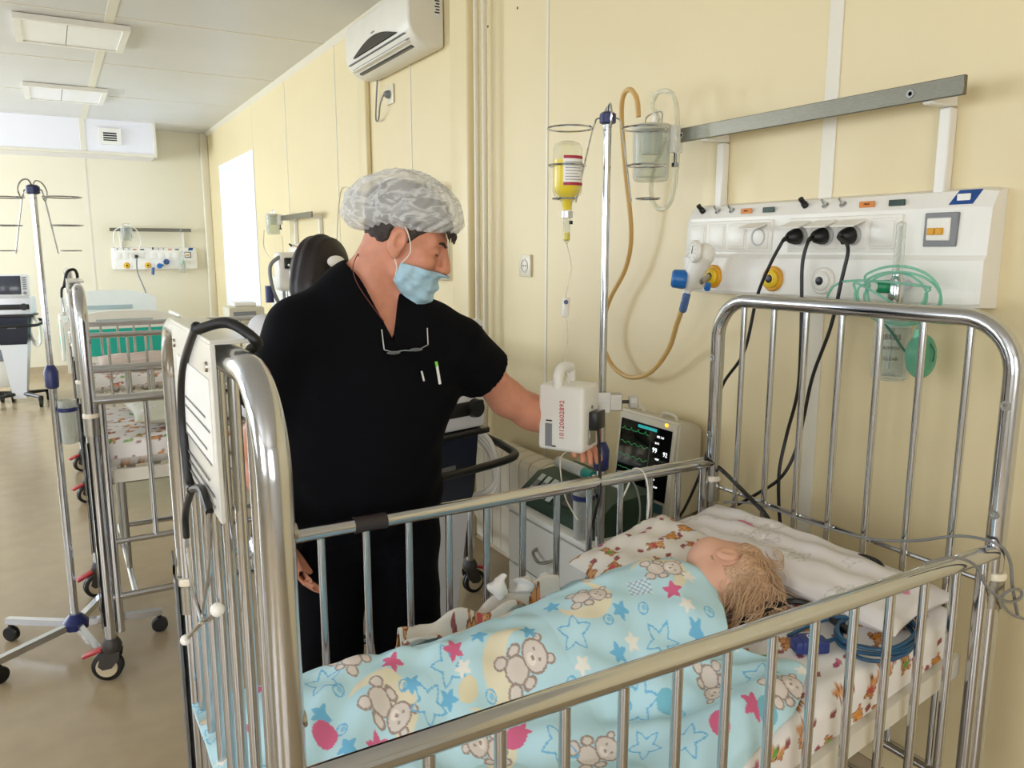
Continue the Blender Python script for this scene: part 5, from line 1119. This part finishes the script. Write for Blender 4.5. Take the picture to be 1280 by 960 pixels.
def card(x, y0, y1, z0, z1, label, lines=True):
    t = thing('patient_card', label, 'card', (x, (y0 + y1) / 2, z0), 'cards on the cot footboards')
    MB().rbox((x - .029, y0, z0), (x - .023, y1, z1), .001, 1).build('holder', CLEAR('acrylic', (236, 234, 226), .6, .2), t)
    MB().box((x - .0305, y0 + .02, z0 + .07), (x - .0292, y1 - .05, z1 - .045)).build('paper', M('paper', (238, 236, 230), .7), t, smooth=False)
    MB().rbox((x - .029, y0, z1 - .0005), (x + .023, y1, z1 + .005), .001, 1).build('hook', MC['acrylic'], t)
    for y in (y0 + .03, y1 - .03): MB().lathe((x - .029, y, z1 - .03), (-1, 0, 0), [(0, .007), (.003, .006), (.003, 0)], 12).build('rivet', steel, t)
    for k in range(9):
        if k in (2, 5): continue
        MB().box((x - .0312, y0 + .03 + (.03 if k % 3 == 0 else 0), z1 - .10 - k * .014), (x - .0306, y1 - .065 - .02 * (k % 2), z1 - .097 - k * .014)).build('print_line', M('print_dark', (120, 118, 116), .7), t, smooth=False)
card(fxp, .985, 1.335, 1.165, 1.388, 'clear card holder with printed sheet on the nearest cot footboard')
card(.075, 3.17, 3.50, 1.12, 1.385, 'clear card holder on the footboard of the cot beside the IV stand')
t = thing('stethoscope', 'small black stethoscope hung on the corner post of the cot beside the IV stand', 'stethoscope', (.075, 3.7, 1.38))
G_ = lambda x, y, dx: atx(x, y, .072 + dx) if False else aty(x, y, 3.70 + dx)
stetho(t, [G_(97, 352, .03), G_(96, 342, .0), G_(92, 337, -.02), G_(84, 340, -.03), G_(81, 352, -.03), G_(80, 358, -.03)], [(G_(77, 362, -.03), G_(77, 372, -.03)), (G_(85, 362, -.03), G_(87, 372, -.03))], [(G_(79, 382, -.03), G_(80, 392, -.03)), (G_(87, 382, -.03), G_(87, 392, -.03))], None, .006)
# ================================================================== people
Wh = np.array([cW[0], cW[1], 0.0]); Wh /= np.linalg.norm(Wh); UZ = np.array([0, 0, 1.0])
def head_axes(yaw, pitch):
    h = math.cos(yaw) * cR - math.sin(yaw) * Wh; f = math.cos(pitch) * h - math.sin(pitch) * UZ; u = math.sin(pitch) * h + math.cos(pitch) * UZ
    return np.stack([f, np.cross(u, f), u], 1)
def head_sdf(q):
    """adult head in its own frame: x forward, y left, z up, metres"""
    y = np.abs(q[:, 1]); m = np.stack([q[:, 0], y, q[:, 2]], 1)
    d = ell(q, (-.012, 0, .032), (.098, .078, .090)); d = smin(d, ell(q, (.030, 0, -.045), (.066, .060, .070)), .035)
    d = smin(d, cap(q, (.074, -.008, -.104), (.074, .008, -.104), .022), .03); d = smin(d, cap(m, (.02, .050, -.07), (.068, .018, -.104), .018, .018), .025)
    d = smin(d, cap(m, (.080, .010, .032), (.066, .045, .028), .014, .012), .02); d = smin(d, ell(m, (.058, .042, -.022), (.030, .026, .026)), .02)
    d = smax(d, -ell(m, (.098, .031, .010), (.018, .019, .013)), .014); d = smin(d, ell(m, (.076, .031, .009), (.0135, .016, .0115)), .006)
    n = cap(q, (.094, 0, .018), (.115, 0, -.022), .010, .0140); n = smin(n, ell(m, (.104, .011, -.028), (.012, .009, .009)), .008); d = smin(d, n, .012)
    d = smin(d, cap(m, (.088, 0, -.066), (.080, .02, -.066), .009, .005), .01)
    e = ell(m, (-.010, .080, -.004), (.021, .010, .034)); e = smax(e, -ell(m, (-.004, .090, .002), (.011, .009, .020)), .006); e = smin(e, ell(m, (-.004, .078, -.034), (.010, .007, .011)), .006)
    return smin(d, e, .006)
def fingers(d, p, wrist, tip_dir, palm_n, L_=.185, curl=.35, side=1):
    """adds a hand: wrist point, direction of the fingers, palm normal; side picks the thumb side"""
    t = tip_dir / np.linalg.norm(tip_dir); n = palm_n - t * (palm_n @ t); n /= np.linalg.norm(n); s = np.cross(t, n) * side
    for k in range(4):
        off = (k - 1.5) * .0205; d = smin(d, cap(p, wrist + t * .015 + s * off * .5, wrist + t * .088 + s * off, .0165, .0115), .012)
    for k, (l, o) in enumerate(((.070, -.031), (.079, -.0105), (.074, .0105), (.058, .031))):
        a = wrist + t * .088 + s * o; c1 = curl * .8; d1 = t * math.cos(c1) + n * math.sin(c1); b = a + d1 * l * .48; d2 = t * math.cos(c1 * 2.1) + n * math.sin(c1 * 2.1); c = b + d2 * l * .30
        d3 = t * math.cos(c1 * 2.9) + n * math.sin(c1 * 2.9); e = c + d3 * l * .24
        f = np.minimum(np.minimum(cap(p, a, b, .0098, .0088), cap(p, b, c, .0088, .0082)), cap(p, c, e, .0082, .0068)); d = smin(d, f, .005)
    a = wrist + t * .025 - s * .022; b = a + (t * .62 - s * .62 + n * .35) * .042; c = b + (t * .9 - s * .25 + n * .3) * .032; e = c + (t * .95 + n * .25) * .024
    return smin(d, np.minimum(np.minimum(cap(p, a, b, .0145, .0115), cap(p, b, c, .0115, .0098)), cap(p, c, e, .0098, .0078)), .008)
# ---------------------------------------------------------------- the man
HM = head_axes(math.radians(-1), math.radians(24)); HS = .97
HC = atw(497, 303, 1.80) - HM @ (np.array([-.008, -.080, -.005]) * HS)
hl = lambda p: ((p - HC.astype(np.float32)) @ HM.astype(np.float32)) / HS
hw = lambda *q: HC + HM @ (np.array(q) * HS)
sR_, sL_ = atw(372, 414, 1.84), atw(572, 432, 1.98)
ta = sL_ - sR_; ta[2] = 0; ta /= np.linalg.norm(ta); tf = np.array([ta[1], -ta[0], 0.0]); TM = np.stack([ta, tf, UZ], 1)
NB = atw(447, 352, 1.90); cst = (sR_ + sL_) / 2; cst = cst - tf * .02
chc = np.array([cst[0], cst[1], 1.20]) - ta * .01; wst = np.array([cst[0], cst[1], 1.0]) - ta * .055 - tf * .01; hip = np.array([cst[0], cst[1], .90]) - ta * .045 - tf * .035
elR, wrR = atw(322, 556, 1.90), atw(352, 670, 1.86); elL, wrL = atw(634, 498, 2.13), atw(716, 545, 2.24)
def torso(p, g=0.0):
    d = ell(p, chc, (.205 + g, .130 + g, .20 + g), TM); d = smin(d, ell(p, wst, (.185 + g, .135 + g, .22 + g), TM), .08); d = smin(d, ell(p, hip, (.185 + g, .13 + g, .17 + g), TM), .06)
    d = smin(d, cap(p, NB - [0, 0, .03], sR_ + ta * .02, .062 + g, .066 + g), .06); d = smin(d, cap(p, NB - [0, 0, .03], sL_ - ta * .02, .060 + g, .062 + g), .06)
    return d
nk1 = hw(-.040, 0, -.045); nk0 = NB - tf * .01 + [0, 0, -.06]
def neck(p): return smin(cap(p, nk1, nk0, .056, .066), cap(p, nk0 + [0, 0, .06], sR_ + [0, 0, .02], .045, .03), .03)
def body_hi(p):
    d = smin(head_sdf(hl(p)) * HS, neck(p), .025); d = smin(d, ell(p, chc + [0, 0, .045], (.178, .112, .165), TM), .05); return d
def arm_l(p): return fingers(smin(smin(cap(p, sL_, elL, .050, .044), cap(p, elL, elL + (wrL - elL) * .35, .045, .044), .03), cap(p, elL + (wrL - elL) * .35, wrL, .044, .030), .03), p, wrL, atw(742, 568, 2.05) - wrL, np.array([-.3, -.3, -.9]), curl=.3, side=-1)
def arm_r(p): return fingers(smin(smin(cap(p, sR_, elR, .050, .042), cap(p, elR, elR + (wrR - elR) * .35, .042, .041), .03), cap(p, elR + (wrR - elR) * .35, wrR, .041, .029), .03), p, wrR, atw(390, 755, 1.84) - wrR, ta, curl=.32, side=1)
man = thing('person', 'man in black scrubs, blue mask and white hair cap, reaching for the infusion pump', 'person', (hip[0], hip[1], 0))
skin = M('man_skin', (206, 140, 112), .5, var=.07, vscale=45, sss=.08, bump=.05, bscale=220)
bb = lambda pts, m: (np.min(pts, 0) - m, np.max(pts, 0) + m)
lo, hi = bb(np.array([HC - .15, HC + .16, NB, chc + [0, 0, -.08]]), np.array([.03, .03, .02])); lo[2] = 1.18
lo[:2] = np.minimum(lo[:2], chc[:2] - .2); hi[:2] = np.maximum(hi[:2], chc[:2] + .2)
la, ha = bb(np.array([sL_, elL, wrL, atw(748, 575, 2.0)]), .075); ra, rb = bb(np.array([elR + [0, 0, .12], wrR, wrR + [0, 0, -.20]]), .08)
low = lambda p: smin(smin(ell(p, chc, (.18, .11, .19), TM), ell(p, wst, (.165, .115, .2), TM), .06), smin(smin(ell(p, hip, (.165, .115, .16), TM), cap(p, hip - ta * .085, np.array([*(hip - ta * .11)[:2], .08]), .085, .045), .04), cap(p, hip + ta * .085, np.array([*(hip + ta * .10)[:2], .08]), .085, .045), .04), .05)
from_arrays('body', [surf(body_hi, lo, hi, .0036), surf(arm_l, la, ha, .0042), surf(arm_r, ra, rb, .0042), surf(low, (hip[0] - .35, hip[1] - .3, .02), (hip[0] + .35, hip[1] + .35, 1.2), .02)], skin, man)
scrubm = M('black_scrubs', (7, 8, 13), .85, spec=.12, bump=.3, bscale=260)
# V neck in torso coordinates
tv = lambda p: np.array([(p - chc) @ ta, (p - chc) @ tf, p[2]])
vT, vL, vR = tv(atw(492, 426, 1.82)), tv(atw(432, 318, 1.86)), tv(atw(503, 362, 1.84))
def scrub(p):
    d = torso(p, .012)
    d = np.maximum(d, .80 - p[:, 2])
    for s_, e_, k, r0, r1 in ((sR_, elR, .66, .075, .080), (sL_, elL, .50, .072, .080)):
        e = s_ + (e_ - s_) * k; dl = (e_ - s_) / np.linalg.norm(e_ - s_); d = smin(d, np.maximum(cap(p, s_, e + dl * .05, r0, r1), (p - e.astype(np.float32)) @ dl.astype(np.float32)), .035)
    d = smax(d, -cap(p, nk1, nk0, .064, .076), .012)
    q = (p - chc.astype(np.float32)); a = q @ ta; f = q @ tf; z = p[:, 2]
    def side(P, Q, s): dx, dz = Q[0] - P[0], Q[2] - P[2]; L_ = math.hypot(dx, dz); return s * ((a - P[0]) * dz - (z - P[2]) * dx) / L_
    cut = np.maximum(np.maximum(side(vT, vL, -1), side(vT, vR, 1)), .02 - f)
    d = smax(d, -cut, .006)
    fold = .0045 * np.sin(24 * (a * .9 + z * .8) + 3 * np.sin(f * 14 + z * 6)) * np.clip((1.25 - z) * 4, 0, 1) + .004 * np.sin(40 * (a - z * 1.2)) * np.exp(-((a - .16) / .08) ** 2)
    return d + fold
lo, hi = bb(np.array([sR_, sL_, elL, NB, hip, chc + tf * .17, chc - tf * .17]), np.array([.14, .14, .10])); lo[2] = .78
from_arrays('scrub_top', [surf(scrub, lo, hi, .0065)], scrubm, man)
def trousers(p):
    d = ell(p, hip, (.198, .146, .18), TM)
    for s in (-1, 1):
        k = np.array([*(hip + ta * s * .105)[:2], .50]); f_ = np.array([*(hip + ta * s * .12)[:2], .09]); d = smin(d, smin(cap(p, hip + ta * s * .09 - [0, 0, .03], k, .108, .085), cap(p, k, f_, .085, .08), .04), .03)
    return np.maximum(d, .05 - p[:, 2]) + .003 * np.sin(p[:, 2] * 40 + p[:, 0] * 30)
from_arrays('trousers', [surf(trousers, (hip[0] - .4, hip[1] - .4, .03), (hip[0] + .4, hip[1] + .4, 1.1), .012)], scrubm, man)
for s in (-1, 1):
    c = hip + ta * s * .125; c = np.array([c[0], c[1], .045]); sh = lambda p, c=c: np.maximum(smin(cap(p, c - tf * .06, c + tf * .12, .046, .042), cap(p, c, c + [0, 0, .05], .048, .045), .03), .004 - p[:, 2])
    from_arrays('shoe', [surf(sh, c - .22, c + .22, .009)], blackp, man)
# hair below the cap, brows and lashes
def hairm(p):
    q = hl(p); d = head_sdf(q) - .005 - .0015 * np.sin(q[:, 0] * 300 + 20 * np.sin(q[:, 2] * 90)) * .6
    zl = np.interp(q[:, 0], [-.12, -.06, -.03, .012, .03, .06, .11], [-.050, -.045, -.005, -.002, .028, .060, .070]).astype(np.float32)
    ear = -ell(np.stack([q[:, 0], np.abs(q[:, 1]), q[:, 2]], 1), (-.010, .084, -.002), (.026, .022, .040))
    d = np.minimum(d, np.maximum(ell(q, (-.016, 0, .062), (.112, .090, .082)), .045 + .25 * q[:, 0] - q[:, 2]))
    return smax(smax(d, zl - q[:, 2], .006), ear, .004) * HS
from_arrays('hair', [surf(hairm, HC - .17, HC + .17, .0038)], M('man_hair', (52, 42, 36), .7, var=.4, vscale=160), man)
def onface(y, z, off=.002):
    """point on the face in front of local (y, z)"""
    x = np.linspace(.16, 0, 320, dtype=np.float32); q = np.stack([x, np.full(320, y, np.float32), np.full(320, z, np.float32)], 1); d = head_sdf(q); i = np.argmax(d < off); return hw(x[i], y, z)
browm = M('brow', (60, 46, 38), .8)
for s in (-1, 1):
    MB().tube([onface(s * (.014 + .034 * k / 6), .028 + .006 * math.sin(k / 6 * 2.6), .001) for k in range(7)], [.0028, .0036, .004, .004, .0036, .003, .0015], 6).build('eyebrow', browm, man)
    MB().tube([onface(s * (.017 + .028 * k / 6), .0045 - .003 * math.sin(k / 6 * PI), .0005) for k in range(7)], .0013, 5).build('eyelashes', browm, man)
for k in range(26):                                                # fringe tuft at the brow edge of the cap
    y = -.045 + .07 * (k / 25); a = hw(.083 - .2 * y * y * 10, y, .070); b = hw(.105 - y * y * 8, y - .004, .062 + .006 * math.sin(k * 2.1)); c = hw(.112 - y * y * 8, y - .006, .050 + .007 * math.sin(k * 1.7))
    if k == 0: tf_ = MB()
    tf_.tube(spline([a, b, c], 3), [.0024] * 4 + [.002, .0015, .0008], 5)
o = tf_.build('fringe', M('man_hair'), man); o['kind'] = 'stuff'
# face mask pulled below the nose
mk = CLEAR('mask_fabric', (150, 192, 216), 1.0, .8); MC['mask_fabric'].node_tree.nodes['Principled BSDF'].inputs['Roughness'].default_value = .85
def trace(phi, z, off):
    r = np.linspace(.20, .0, 500, dtype=np.float32); q = np.stack([.0 + r * math.cos(phi), r * math.sin(phi), np.full(500, z, np.float32)], 1); d = head_sdf(q); i = np.argmax(d < off); return q[i]
V = []; nu, nv = 56, 36
for i in range(nu):
    ph = math.radians(-78 + 156 * i / (nu - 1))
    for j in range(nv):
        v = j / (nv - 1); z = (-.034 - .012 * (abs(ph) / 1.36) ** 2) * (1 - v) + (-.128 + .036 * (abs(ph) / 1.36) ** 2) * v
        q = trace(ph, max(z, -.116), .005); pl = .0028 * math.sin(v * 6 * PI + 1.2 * math.sin(ph * 2)) * math.cos(ph) + .0018 * math.sin(ph * 17 + v * 4)
        sag = .010 * math.sin(PI * v) * math.cos(ph); q = q + np.array([math.cos(ph), math.sin(ph), 0]) * (pl + sag + .003); q[2] = z; V.append(hw(*q))
o = from_arrays('face_mask', [(np.array(V, np.float32), grid_faces(nu, nv))], M('mask_blue', (172, 206, 224), .85, var=.12, vscale=60), man)
mm = o.modifiers.new('thickness', 'SOLIDIFY'); mm.thickness = .002
for s in (-1, 1):
    q0 = trace(s * 1.34, -.048, .006); q1 = trace(s * 1.34, -.085, .006)
    MB().tube(spline([hw(*q0), hw(.028, s * .079, -.015), hw(.012, s * .083, .018), hw(-.006, s * .088, .036)], 5), .0013, 6).build('ear_loop', white, man)
    MB().tube(spline([hw(*q1), hw(.012, s * .074, -.060), hw(-.002, s * .080, -.040)], 5), .0013, 6).build('ear_loop', white, man)
# bouffant cap
cpc = hw(-.022, 0, .078)
def capf(p):
    q = hl(p); d = ell(q, (-.012, 0, .075), (.128, .104, .092)); d = smin(d, ell(q, (-.115, 0, .03), (.060, .07, .062)), .06)
    cutz = np.interp(q[:, 0], [-.19, -.11, -.05, 0, .05, .10, .14], [-.035, -.018, .012, .030, .046, .066, .078]).astype(np.float32)
    band = np.clip(1 - (q[:, 2] - cutz) / .022, 0, 1); d = d + band * .010 * 1.0
    ang = np.arctan2(q[:, 1], q[:, 0]); rad = np.clip((q[:, 2] - cutz) / .05, 0, 1)
    d = d + .0030 * np.sin(ang * 26 + 5 * np.sin(q[:, 2] * 40)) * (1 - .5 * rad) + .0035 * np.sin(q[:, 0] * 60 + 40 * q[:, 2] + 4 * np.sin(q[:, 1] * 35)) * rad
    d = np.maximum(d, cutz - q[:, 2]); return d * HS
capm = bpy.data.materials.new('nonwoven_cap'); capm.use_nodes = True; nt = capm.node_tree; N, L = nt.nodes.new, nt.links.new; bs = nt.nodes['Principled BSDF']
bs.inputs['Base Color'].default_value = S(236, 236, 234); bs.inputs['Roughness'].default_value = .8; tr = N('ShaderNodeBsdfTransparent'); tc = N('ShaderNodeTexCoord')
nz = N('ShaderNodeTexNoise'); nz.inputs['Scale'].default_value = 24; nz.inputs['Detail'].default_value = 4; nz.inputs['Distortion'].default_value = .8; mpg = N('ShaderNodeMapping'); mpg.inputs['Rotation'].default_value = (.3, .6, .5); mpg.inputs['Scale'].default_value = (.6, 1.8, 1.8); L(tc.outputs['Object'], mpg.inputs[0]); L(mpg.outputs[0], nz.inputs['Vector'])
rp = N('ShaderNodeValToRGB'); rp.color_ramp.elements[0].position = .42; rp.color_ramp.elements[1].position = .58; rp.color_ramp.elements[0].color = (.40, .40, .40, 1); e3 = rp.color_ramp.elements.new(.5); e3.color = (.72, .72, .72, 1); rp.color_ramp.elements[-1].color = (.46, .46, .46, 1)
mx = N('ShaderNodeMixShader'); L(nz.outputs[0], rp.inputs[0]); L(rp.outputs[0], mx.inputs[0]); L(tr.outputs[0], mx.inputs[1]); L(bs.outputs[0], mx.inputs[2]); L(mx.outputs[0], nt.nodes['Material Output'].inputs[0])
from_arrays('hair_cap', [surf(capf, HC - .23, HC + .24, .004)], capm, man)
# things worn by the man
MB().tube(spline([hw(-.085, -.045, -.075), atw(447, 318, 1.775), atw(441, 335, 1.78), atw(447, 355, 1.775), atw(462, 378, 1.78), atw(480, 402, 1.79)], 6), .0012, 5).build('neck_cord', M('cord_brown', (96, 40, 30), .6), man)
def onchest(px, py, off=.004):
    w = np.arange(1.5, 2.2, .0015); P_ = np.array([atw(px, py, x) for x in w], np.float32); d = scrub(P_); i = np.argmax(d < off); return atw(px, py, w[i])
gl = thing('eyeglasses', 'thin rimmed eyeglasses hooked on the man’s V-neck', 'glasses', onchest(508, 438))
for a, b_ in (((477, 412), (480, 437)), ((534, 410), (535, 431))): MB().tube([onchest(*a, .006), onchest(*b_, .006)], .0016, 6).build('temple_arm', chrome, gl)
MB().tube(spline([onchest(480, 437, .007), onchest(492, 440, .010), onchest(505, 438, .011), onchest(520, 438, .009), onchest(535, 431, .007)], 5), .0014, 6).build('frame', chrome, gl)
for (x, y, r) in ((492, 440, .017), (520, 436, .016)):
    c = onchest(x, y, .012); MB().ball(c + [0, 0, -.002], (.0165, .012, .004), 16, 6).build('lens', CLEAR('lens', (190, 196, 200), .15), gl)
pn = thing('pen', 'white pen with green clip in the man’s chest pocket', 'pen', onchest(548, 478))
MB().tube([onchest(550, 480, .006), onchest(546, 456, .006)], .0035, 8).build('barrel', white, pn); MB().tube([onchest(546.5, 458, .009), onchest(545, 452, .008)], .0038, 8).build('clip', M('lime', (120, 210, 50), .4), pn)
tag(MB().tube([onchest(530, 476, .004), onchest(527, 464, .004)], .0022, 6).build('pen', white, None, onchest(530, 476)), 'small white pen edge beside the green-clipped pen', 'pen')
# ---------------------------------------------------------------- the woman behind him
WM = head_axes(math.radians(-70), math.radians(28)); WC = atw(404, 343, 2.72); wl = lambda p: (p - WC.astype(np.float32)) @ WM.astype(np.float32); ww = lambda *q: WC + WM @ np.array(q)
wo = thing('person', 'dark haired woman in white, mostly hidden behind the man’s shoulder', 'person', (WC[0], WC[1], 0))
wn_ = ww(-.03, 0, -.06); wb = np.array([WC[0] - .03, WC[1] + .06, 1.24])
def wbody(p):
    d = smin(head_sdf(wl(p)) , cap(p, wn_, wb, .048, .055), .02); b2 = np.array([wb[0], wb[1], 0])
    d = smin(d, ell(p, b2 + [0, 0, 1.12], (.16, .12, .2)), .04); d = smin(d, ell(p, b2 + [0, 0, .88], (.16, .13, .2)), .06)
    for s in (-1, 1): o_ = cR * s * .08; d = smin(d, cap(p, b2 + o_ + [0, 0, .85], b2 + o_ + [0, 0, .06], .08, .045), .03); a_ = b2 + cR * s * .17 + [0, 0, 1.22]; d = smin(d, smin(cap(p, a_, a_ + cR * s * .05 + [0, 0, -.28], .045, .038), cap(p, a_ + cR * s * .05 + [0, 0, -.28], a_ + cR * .06 - Wh * .1 + [0, 0, -.5], .038, .028), .02), .03)
    return d
from_arrays('body', [surf(wbody, WC - .2, WC + .2, .008), surf(wbody, (wb[0] - .35, wb[1] - .35, .02), (wb[0] + .35, wb[1] + .35, WC[2] - .19), .016)], skin, wo)
def wcoat(p):
    b2 = np.array([wb[0], wb[1], 0]); d = ell(p, b2 + [0, 0, 1.11], (.18, .14, .21)); d = smin(d, cap(p, b2 + [0, 0, .95], b2 + [0, 0, .55], .17, .19), .06)
    for s in (-1, 1): a_ = b2 + cR * s * .17 + [0, 0, 1.22]; d = smin(d, cap(p, a_, a_ + cR * s * .05 + [0, 0, -.28], .056, .05), .03)
    return np.maximum(d, .50 - p[:, 2])
from_arrays('coat', [surf(wcoat, (wb[0] - .4, wb[1] - .4, .48), (wb[0] + .4, wb[1] + .4, 1.36), .014)], M('white_coat', (230, 232, 236), .8), wo)
def wtrous(p):
    b2 = np.array([wb[0], wb[1], 0]); d = np.full(len(p), 9.0, np.float32)
    for s in (-1, 1): o_ = cR * s * .08; d = np.minimum(d, cap(p, b2 + o_ + [0, 0, .80], b2 + o_ + [0, 0, .06], .10, .072))
    return np.maximum(d, .03 - p[:, 2])
from_arrays('trousers', [surf(wtrous, (wb[0] - .3, wb[1] - .3, .01), (wb[0] + .3, wb[1] + .3, .94), .014)], M('white_coat'), wo)
def whair(p):
    q = wl(p); d = smin(ell(q, (-.02, 0, .03), (.106, .088, .098)), ell(q, (-.085, 0, -.05), (.04, .06, .09)), .05) + .002 * np.sin(q[:, 1] * 160 + 8 * q[:, 0])
    return smax(d, q[:, 0] - (.045 + .6 * np.clip(q[:, 2], 0, .1)), .02)
from_arrays('hair', [surf(whair, WC - .2, WC + .2, .006)], M('woman_hair', (26, 15, 16), .5, var=.5, vscale=60, stretch=(1, 6, 1)), wo)
V = []
for i in range(24):
    ph = math.radians(-75 + 150 * i / 23)
    for j in range(14): v = j / 13; z = -.02 - .09 * v; q = trace(ph, z, .006); q = q + np.array([math.cos(ph), math.sin(ph), 0]) * (.004 + .012 * math.sin(PI * v) * math.cos(ph)); V.append(ww(*q))
o = from_arrays('face_mask', [(np.array(V, np.float32), grid_faces(24, 14))], white, wo); mm = o.modifiers.new('thickness', 'SOLIDIFY'); mm.thickness = .003
MB().ball(atw(420, 327, 2.61), (.030, .015, .020), 16, 10).build('coat_collar', white, wo)  # added white blob standing for the coat collar below her hair
for s in (-1, 1): MB().tube(spline([ww(*trace(s * 1.3, -.04, .006)), ww(.02, s * .09, .0), ww(-.02, s * .105, .01), ww(-.07, s * .095, .0)], 5), .004, 6).build('ear_loop', white, wo)
# ================================================================== far end of the room
# teal hospital bed, foot end towards the camera
bx0, bx1, by0, by1 = .06, 1.02, 7.9, 9.95
hb = thing('hospital_bed', 'white and teal hospital bed near the far wall', 'bed', ((bx0 + bx1) / 2, (by0 + by1) / 2, 0))
def board(y, zt, nm):
    b = MB(); n = 26; V = []
    top = [(bx0 + (bx1 - bx0) * i / n, zt - .09 * abs(2 * i / n - 1) ** 3) for i in range(n + 1)]
    b.prism([(bx0, .42)] + [(x, z) for x, z in top] + [(bx1, .42)], 1, y - .02, y + .02); o = b.build(nm, white, hb)
    MB().rbox((bx0 + .06, y - .025, .56), (bx1 - .06, y - .019, .80), .002, 1).build('board_panel', teal, o)
    MB().rbox((bx0 + .25, y - .026, .84), (bx1 - .25, y - .019, .885), .002, 1).build('grip_opening', M('grip_grey', (176, 186, 186), .5), o); return o
board(by0, .96, 'footboard'); board(by1, 1.05, 'headboard')
MB().rbox((bx0 + .05, by0 + .05, .38), (bx1 - .05, by1 - .05, .46), .01, 2).build('frame', white, hb)
MB().rbox((bx0 + .06, by0 + .04, .462), (bx1 - .06, by1 - .04, .60), .03, 3).build('mattress', M('mattress_teal', (30, 120, 110), .6), hb)
for s, x in ((-1, bx0 - .02), (1, bx1 + .02)):
    g = MB().rbox((x - .015, by0 + .25, .50), (x + .015, by0 + 1.0, .88), .012, 2).build('side_guard', white, hb); MB().rbox((x - .018, by0 + .3, .58), (x + .018, by0 + .95, .80), .003, 1).build('guard_panel', teal, g)
for x in (bx0 + .12, bx1 - .12):
    for y in (by0 + .12, by1 - .15):
        l = MB().rbox((x - .025, y - .025, .12), (x + .025, y + .025, .381), .006, 1).build('leg', offw, hb)
        MB().lathe((x - .02, y, .065), (1, 0, 0), [(0, .04), (.004, .064), (.036, .064), (.04, .04), (.04, 0)], 20).build('wheel', black, l); MB().lathe((x - .024, y, .065), (1, 0, 0), [(0, .036), (.048, .036), (.048, 0)], 16).build('wheel_disc', grey, l)
        MB().rbox((x - .03, y - .03, .10), (x + .03, y + .03, .14), .005, 1).build('castor_fork', grey, l)
# grey instrument box on the floor-standing cart at the far left edge
sb = thing('instrument_cart', 'low grey and white instrument cart at the far left edge', 'cart', (-.62, 9.3, 0))
MB().rbox((-.85, 9.1, .42), (-.38, 9.5, .66), .015, 2).build('instrument_box', M('instr_grey', (120, 124, 128), .5), sb); MB().rbox((-.86, 9.09, .66), (-.37, 9.51, .70), .01, 2).build('lid', white, sb)
MB().rbox((-.83, 9.12, .16), (-.40, 9.48, .42), .01, 2).build('base', offw, sb); MB().lathe((-.47, 9.1, .56), (0, -1, 0), [(-.005, .03), (.01, .03), (.01, 0)], 16).build('dial', white, sb)
for x in (-.8, -.43):
    for y in (9.15, 9.45): MB().lathe((x - .015, y, .05), (1, 0, 0), [(0, .03), (.003, .05), (.027, .05), (.03, .03), (.03, 0)], 14).build('wheel', black, sb); MB().box((x - .01, y - .01, .06), (x + .01, y + .01, .161)).build('castor_stem', black, sb, smooth=False)
# white equipment table under the window, a small barred cot end, monitors beyond the woman
wt = thing('equipment_table', 'white equipment table under the bright window', 'table', (1.55, 7.9, 0))
MB().rbox((1.25, 7.35, .78), (1.85, 8.5, .82), .006, 2).build('top', white, wt)
for x in (1.29, 1.81):
    for y in (7.4, 8.45): MB().cyl((x, y, 0), (x, y, .781), .018).build('leg', steel, wt)
tm = thing('desk_device', 'beige tabletop device standing on the white equipment table', 'device', (1.5, 7.6, .821))
MB().rbox((1.36, 7.45, .821), (1.68, 7.75, .98), .02, 2).build('casing', beige, tm); MB().rbox((1.40, 7.44, .86), (1.60, 7.455, .94), .003, 1).build('panel', grey, tm); MB().rbox((1.42, 7.5, .98), (1.62, 7.7, 1.02), .015, 2).build('lid', white, tm)
t = thing('radiator', 'small white radiator end seen left of the dark haired woman', 'radiator', (1.77, 7.2, .8))
for k in range(9): MB().rbox((1.74, 6.95 + k * .055, .92), (1.80, 6.99 + k * .055, 1.245), .006, 1).build('section', white, t)
MB().rbox((1.735, 6.93, 1.225), (1.805, 7.45, 1.262), .008, 1).build('top_rail', white, t); MB().box((1.80, 7.1, 1.0), (XW - .001, 7.14, 1.03)).build('wall_bracket', white, t, smooth=False); MB().box((1.80, 7.3, 1.0), (XW - .001, 7.34, 1.03)).build('wall_bracket', white, t, smooth=False)
ps = aty(362, 330, 5.9)
t = thing('breathing_apparatus', 'white and black breathing equipment on a stand beside the woman’s hair', 'equipment', (ps[0], 5.9, 0))
MB().cyl((ps[0], 5.9, .05), (ps[0], 5.9, 1.25), .02).build('pole', steel, t)
MB().lathe((ps[0], 5.9, 0), (0, 0, 1), [(0, .2), (.03, .2), (.05, .04), (.05, 0)], 20).build('base', grey, t)
MB().rbox((ps[0] - .10, 5.82, 1.20), (ps[0] + .10, 5.98, 1.48), .03, 3).build('casing', white, t); MB().rbox((ps[0] - .06, 5.805, 1.36), (ps[0] + .05, 5.825, 1.44), .008, 2).build('display', blackp, t)
MB().tube(spline([(ps[0] - .08, 5.84, 1.45), (ps[0] - .16, 5.82, 1.38), (ps[0] - .15, 5.82, 1.22), (ps[0] - .10, 5.84, 1.1)], 6), .014, 8).build('hose', grey, t); MB().cyl((ps[0] - .17, 5.84, 1.12), (ps[0] - .17, 5.84, 1.24), .03).build('filter', navy, t)
# second bed's white headboard corner behind the man's sleeve is part of the ventilator there
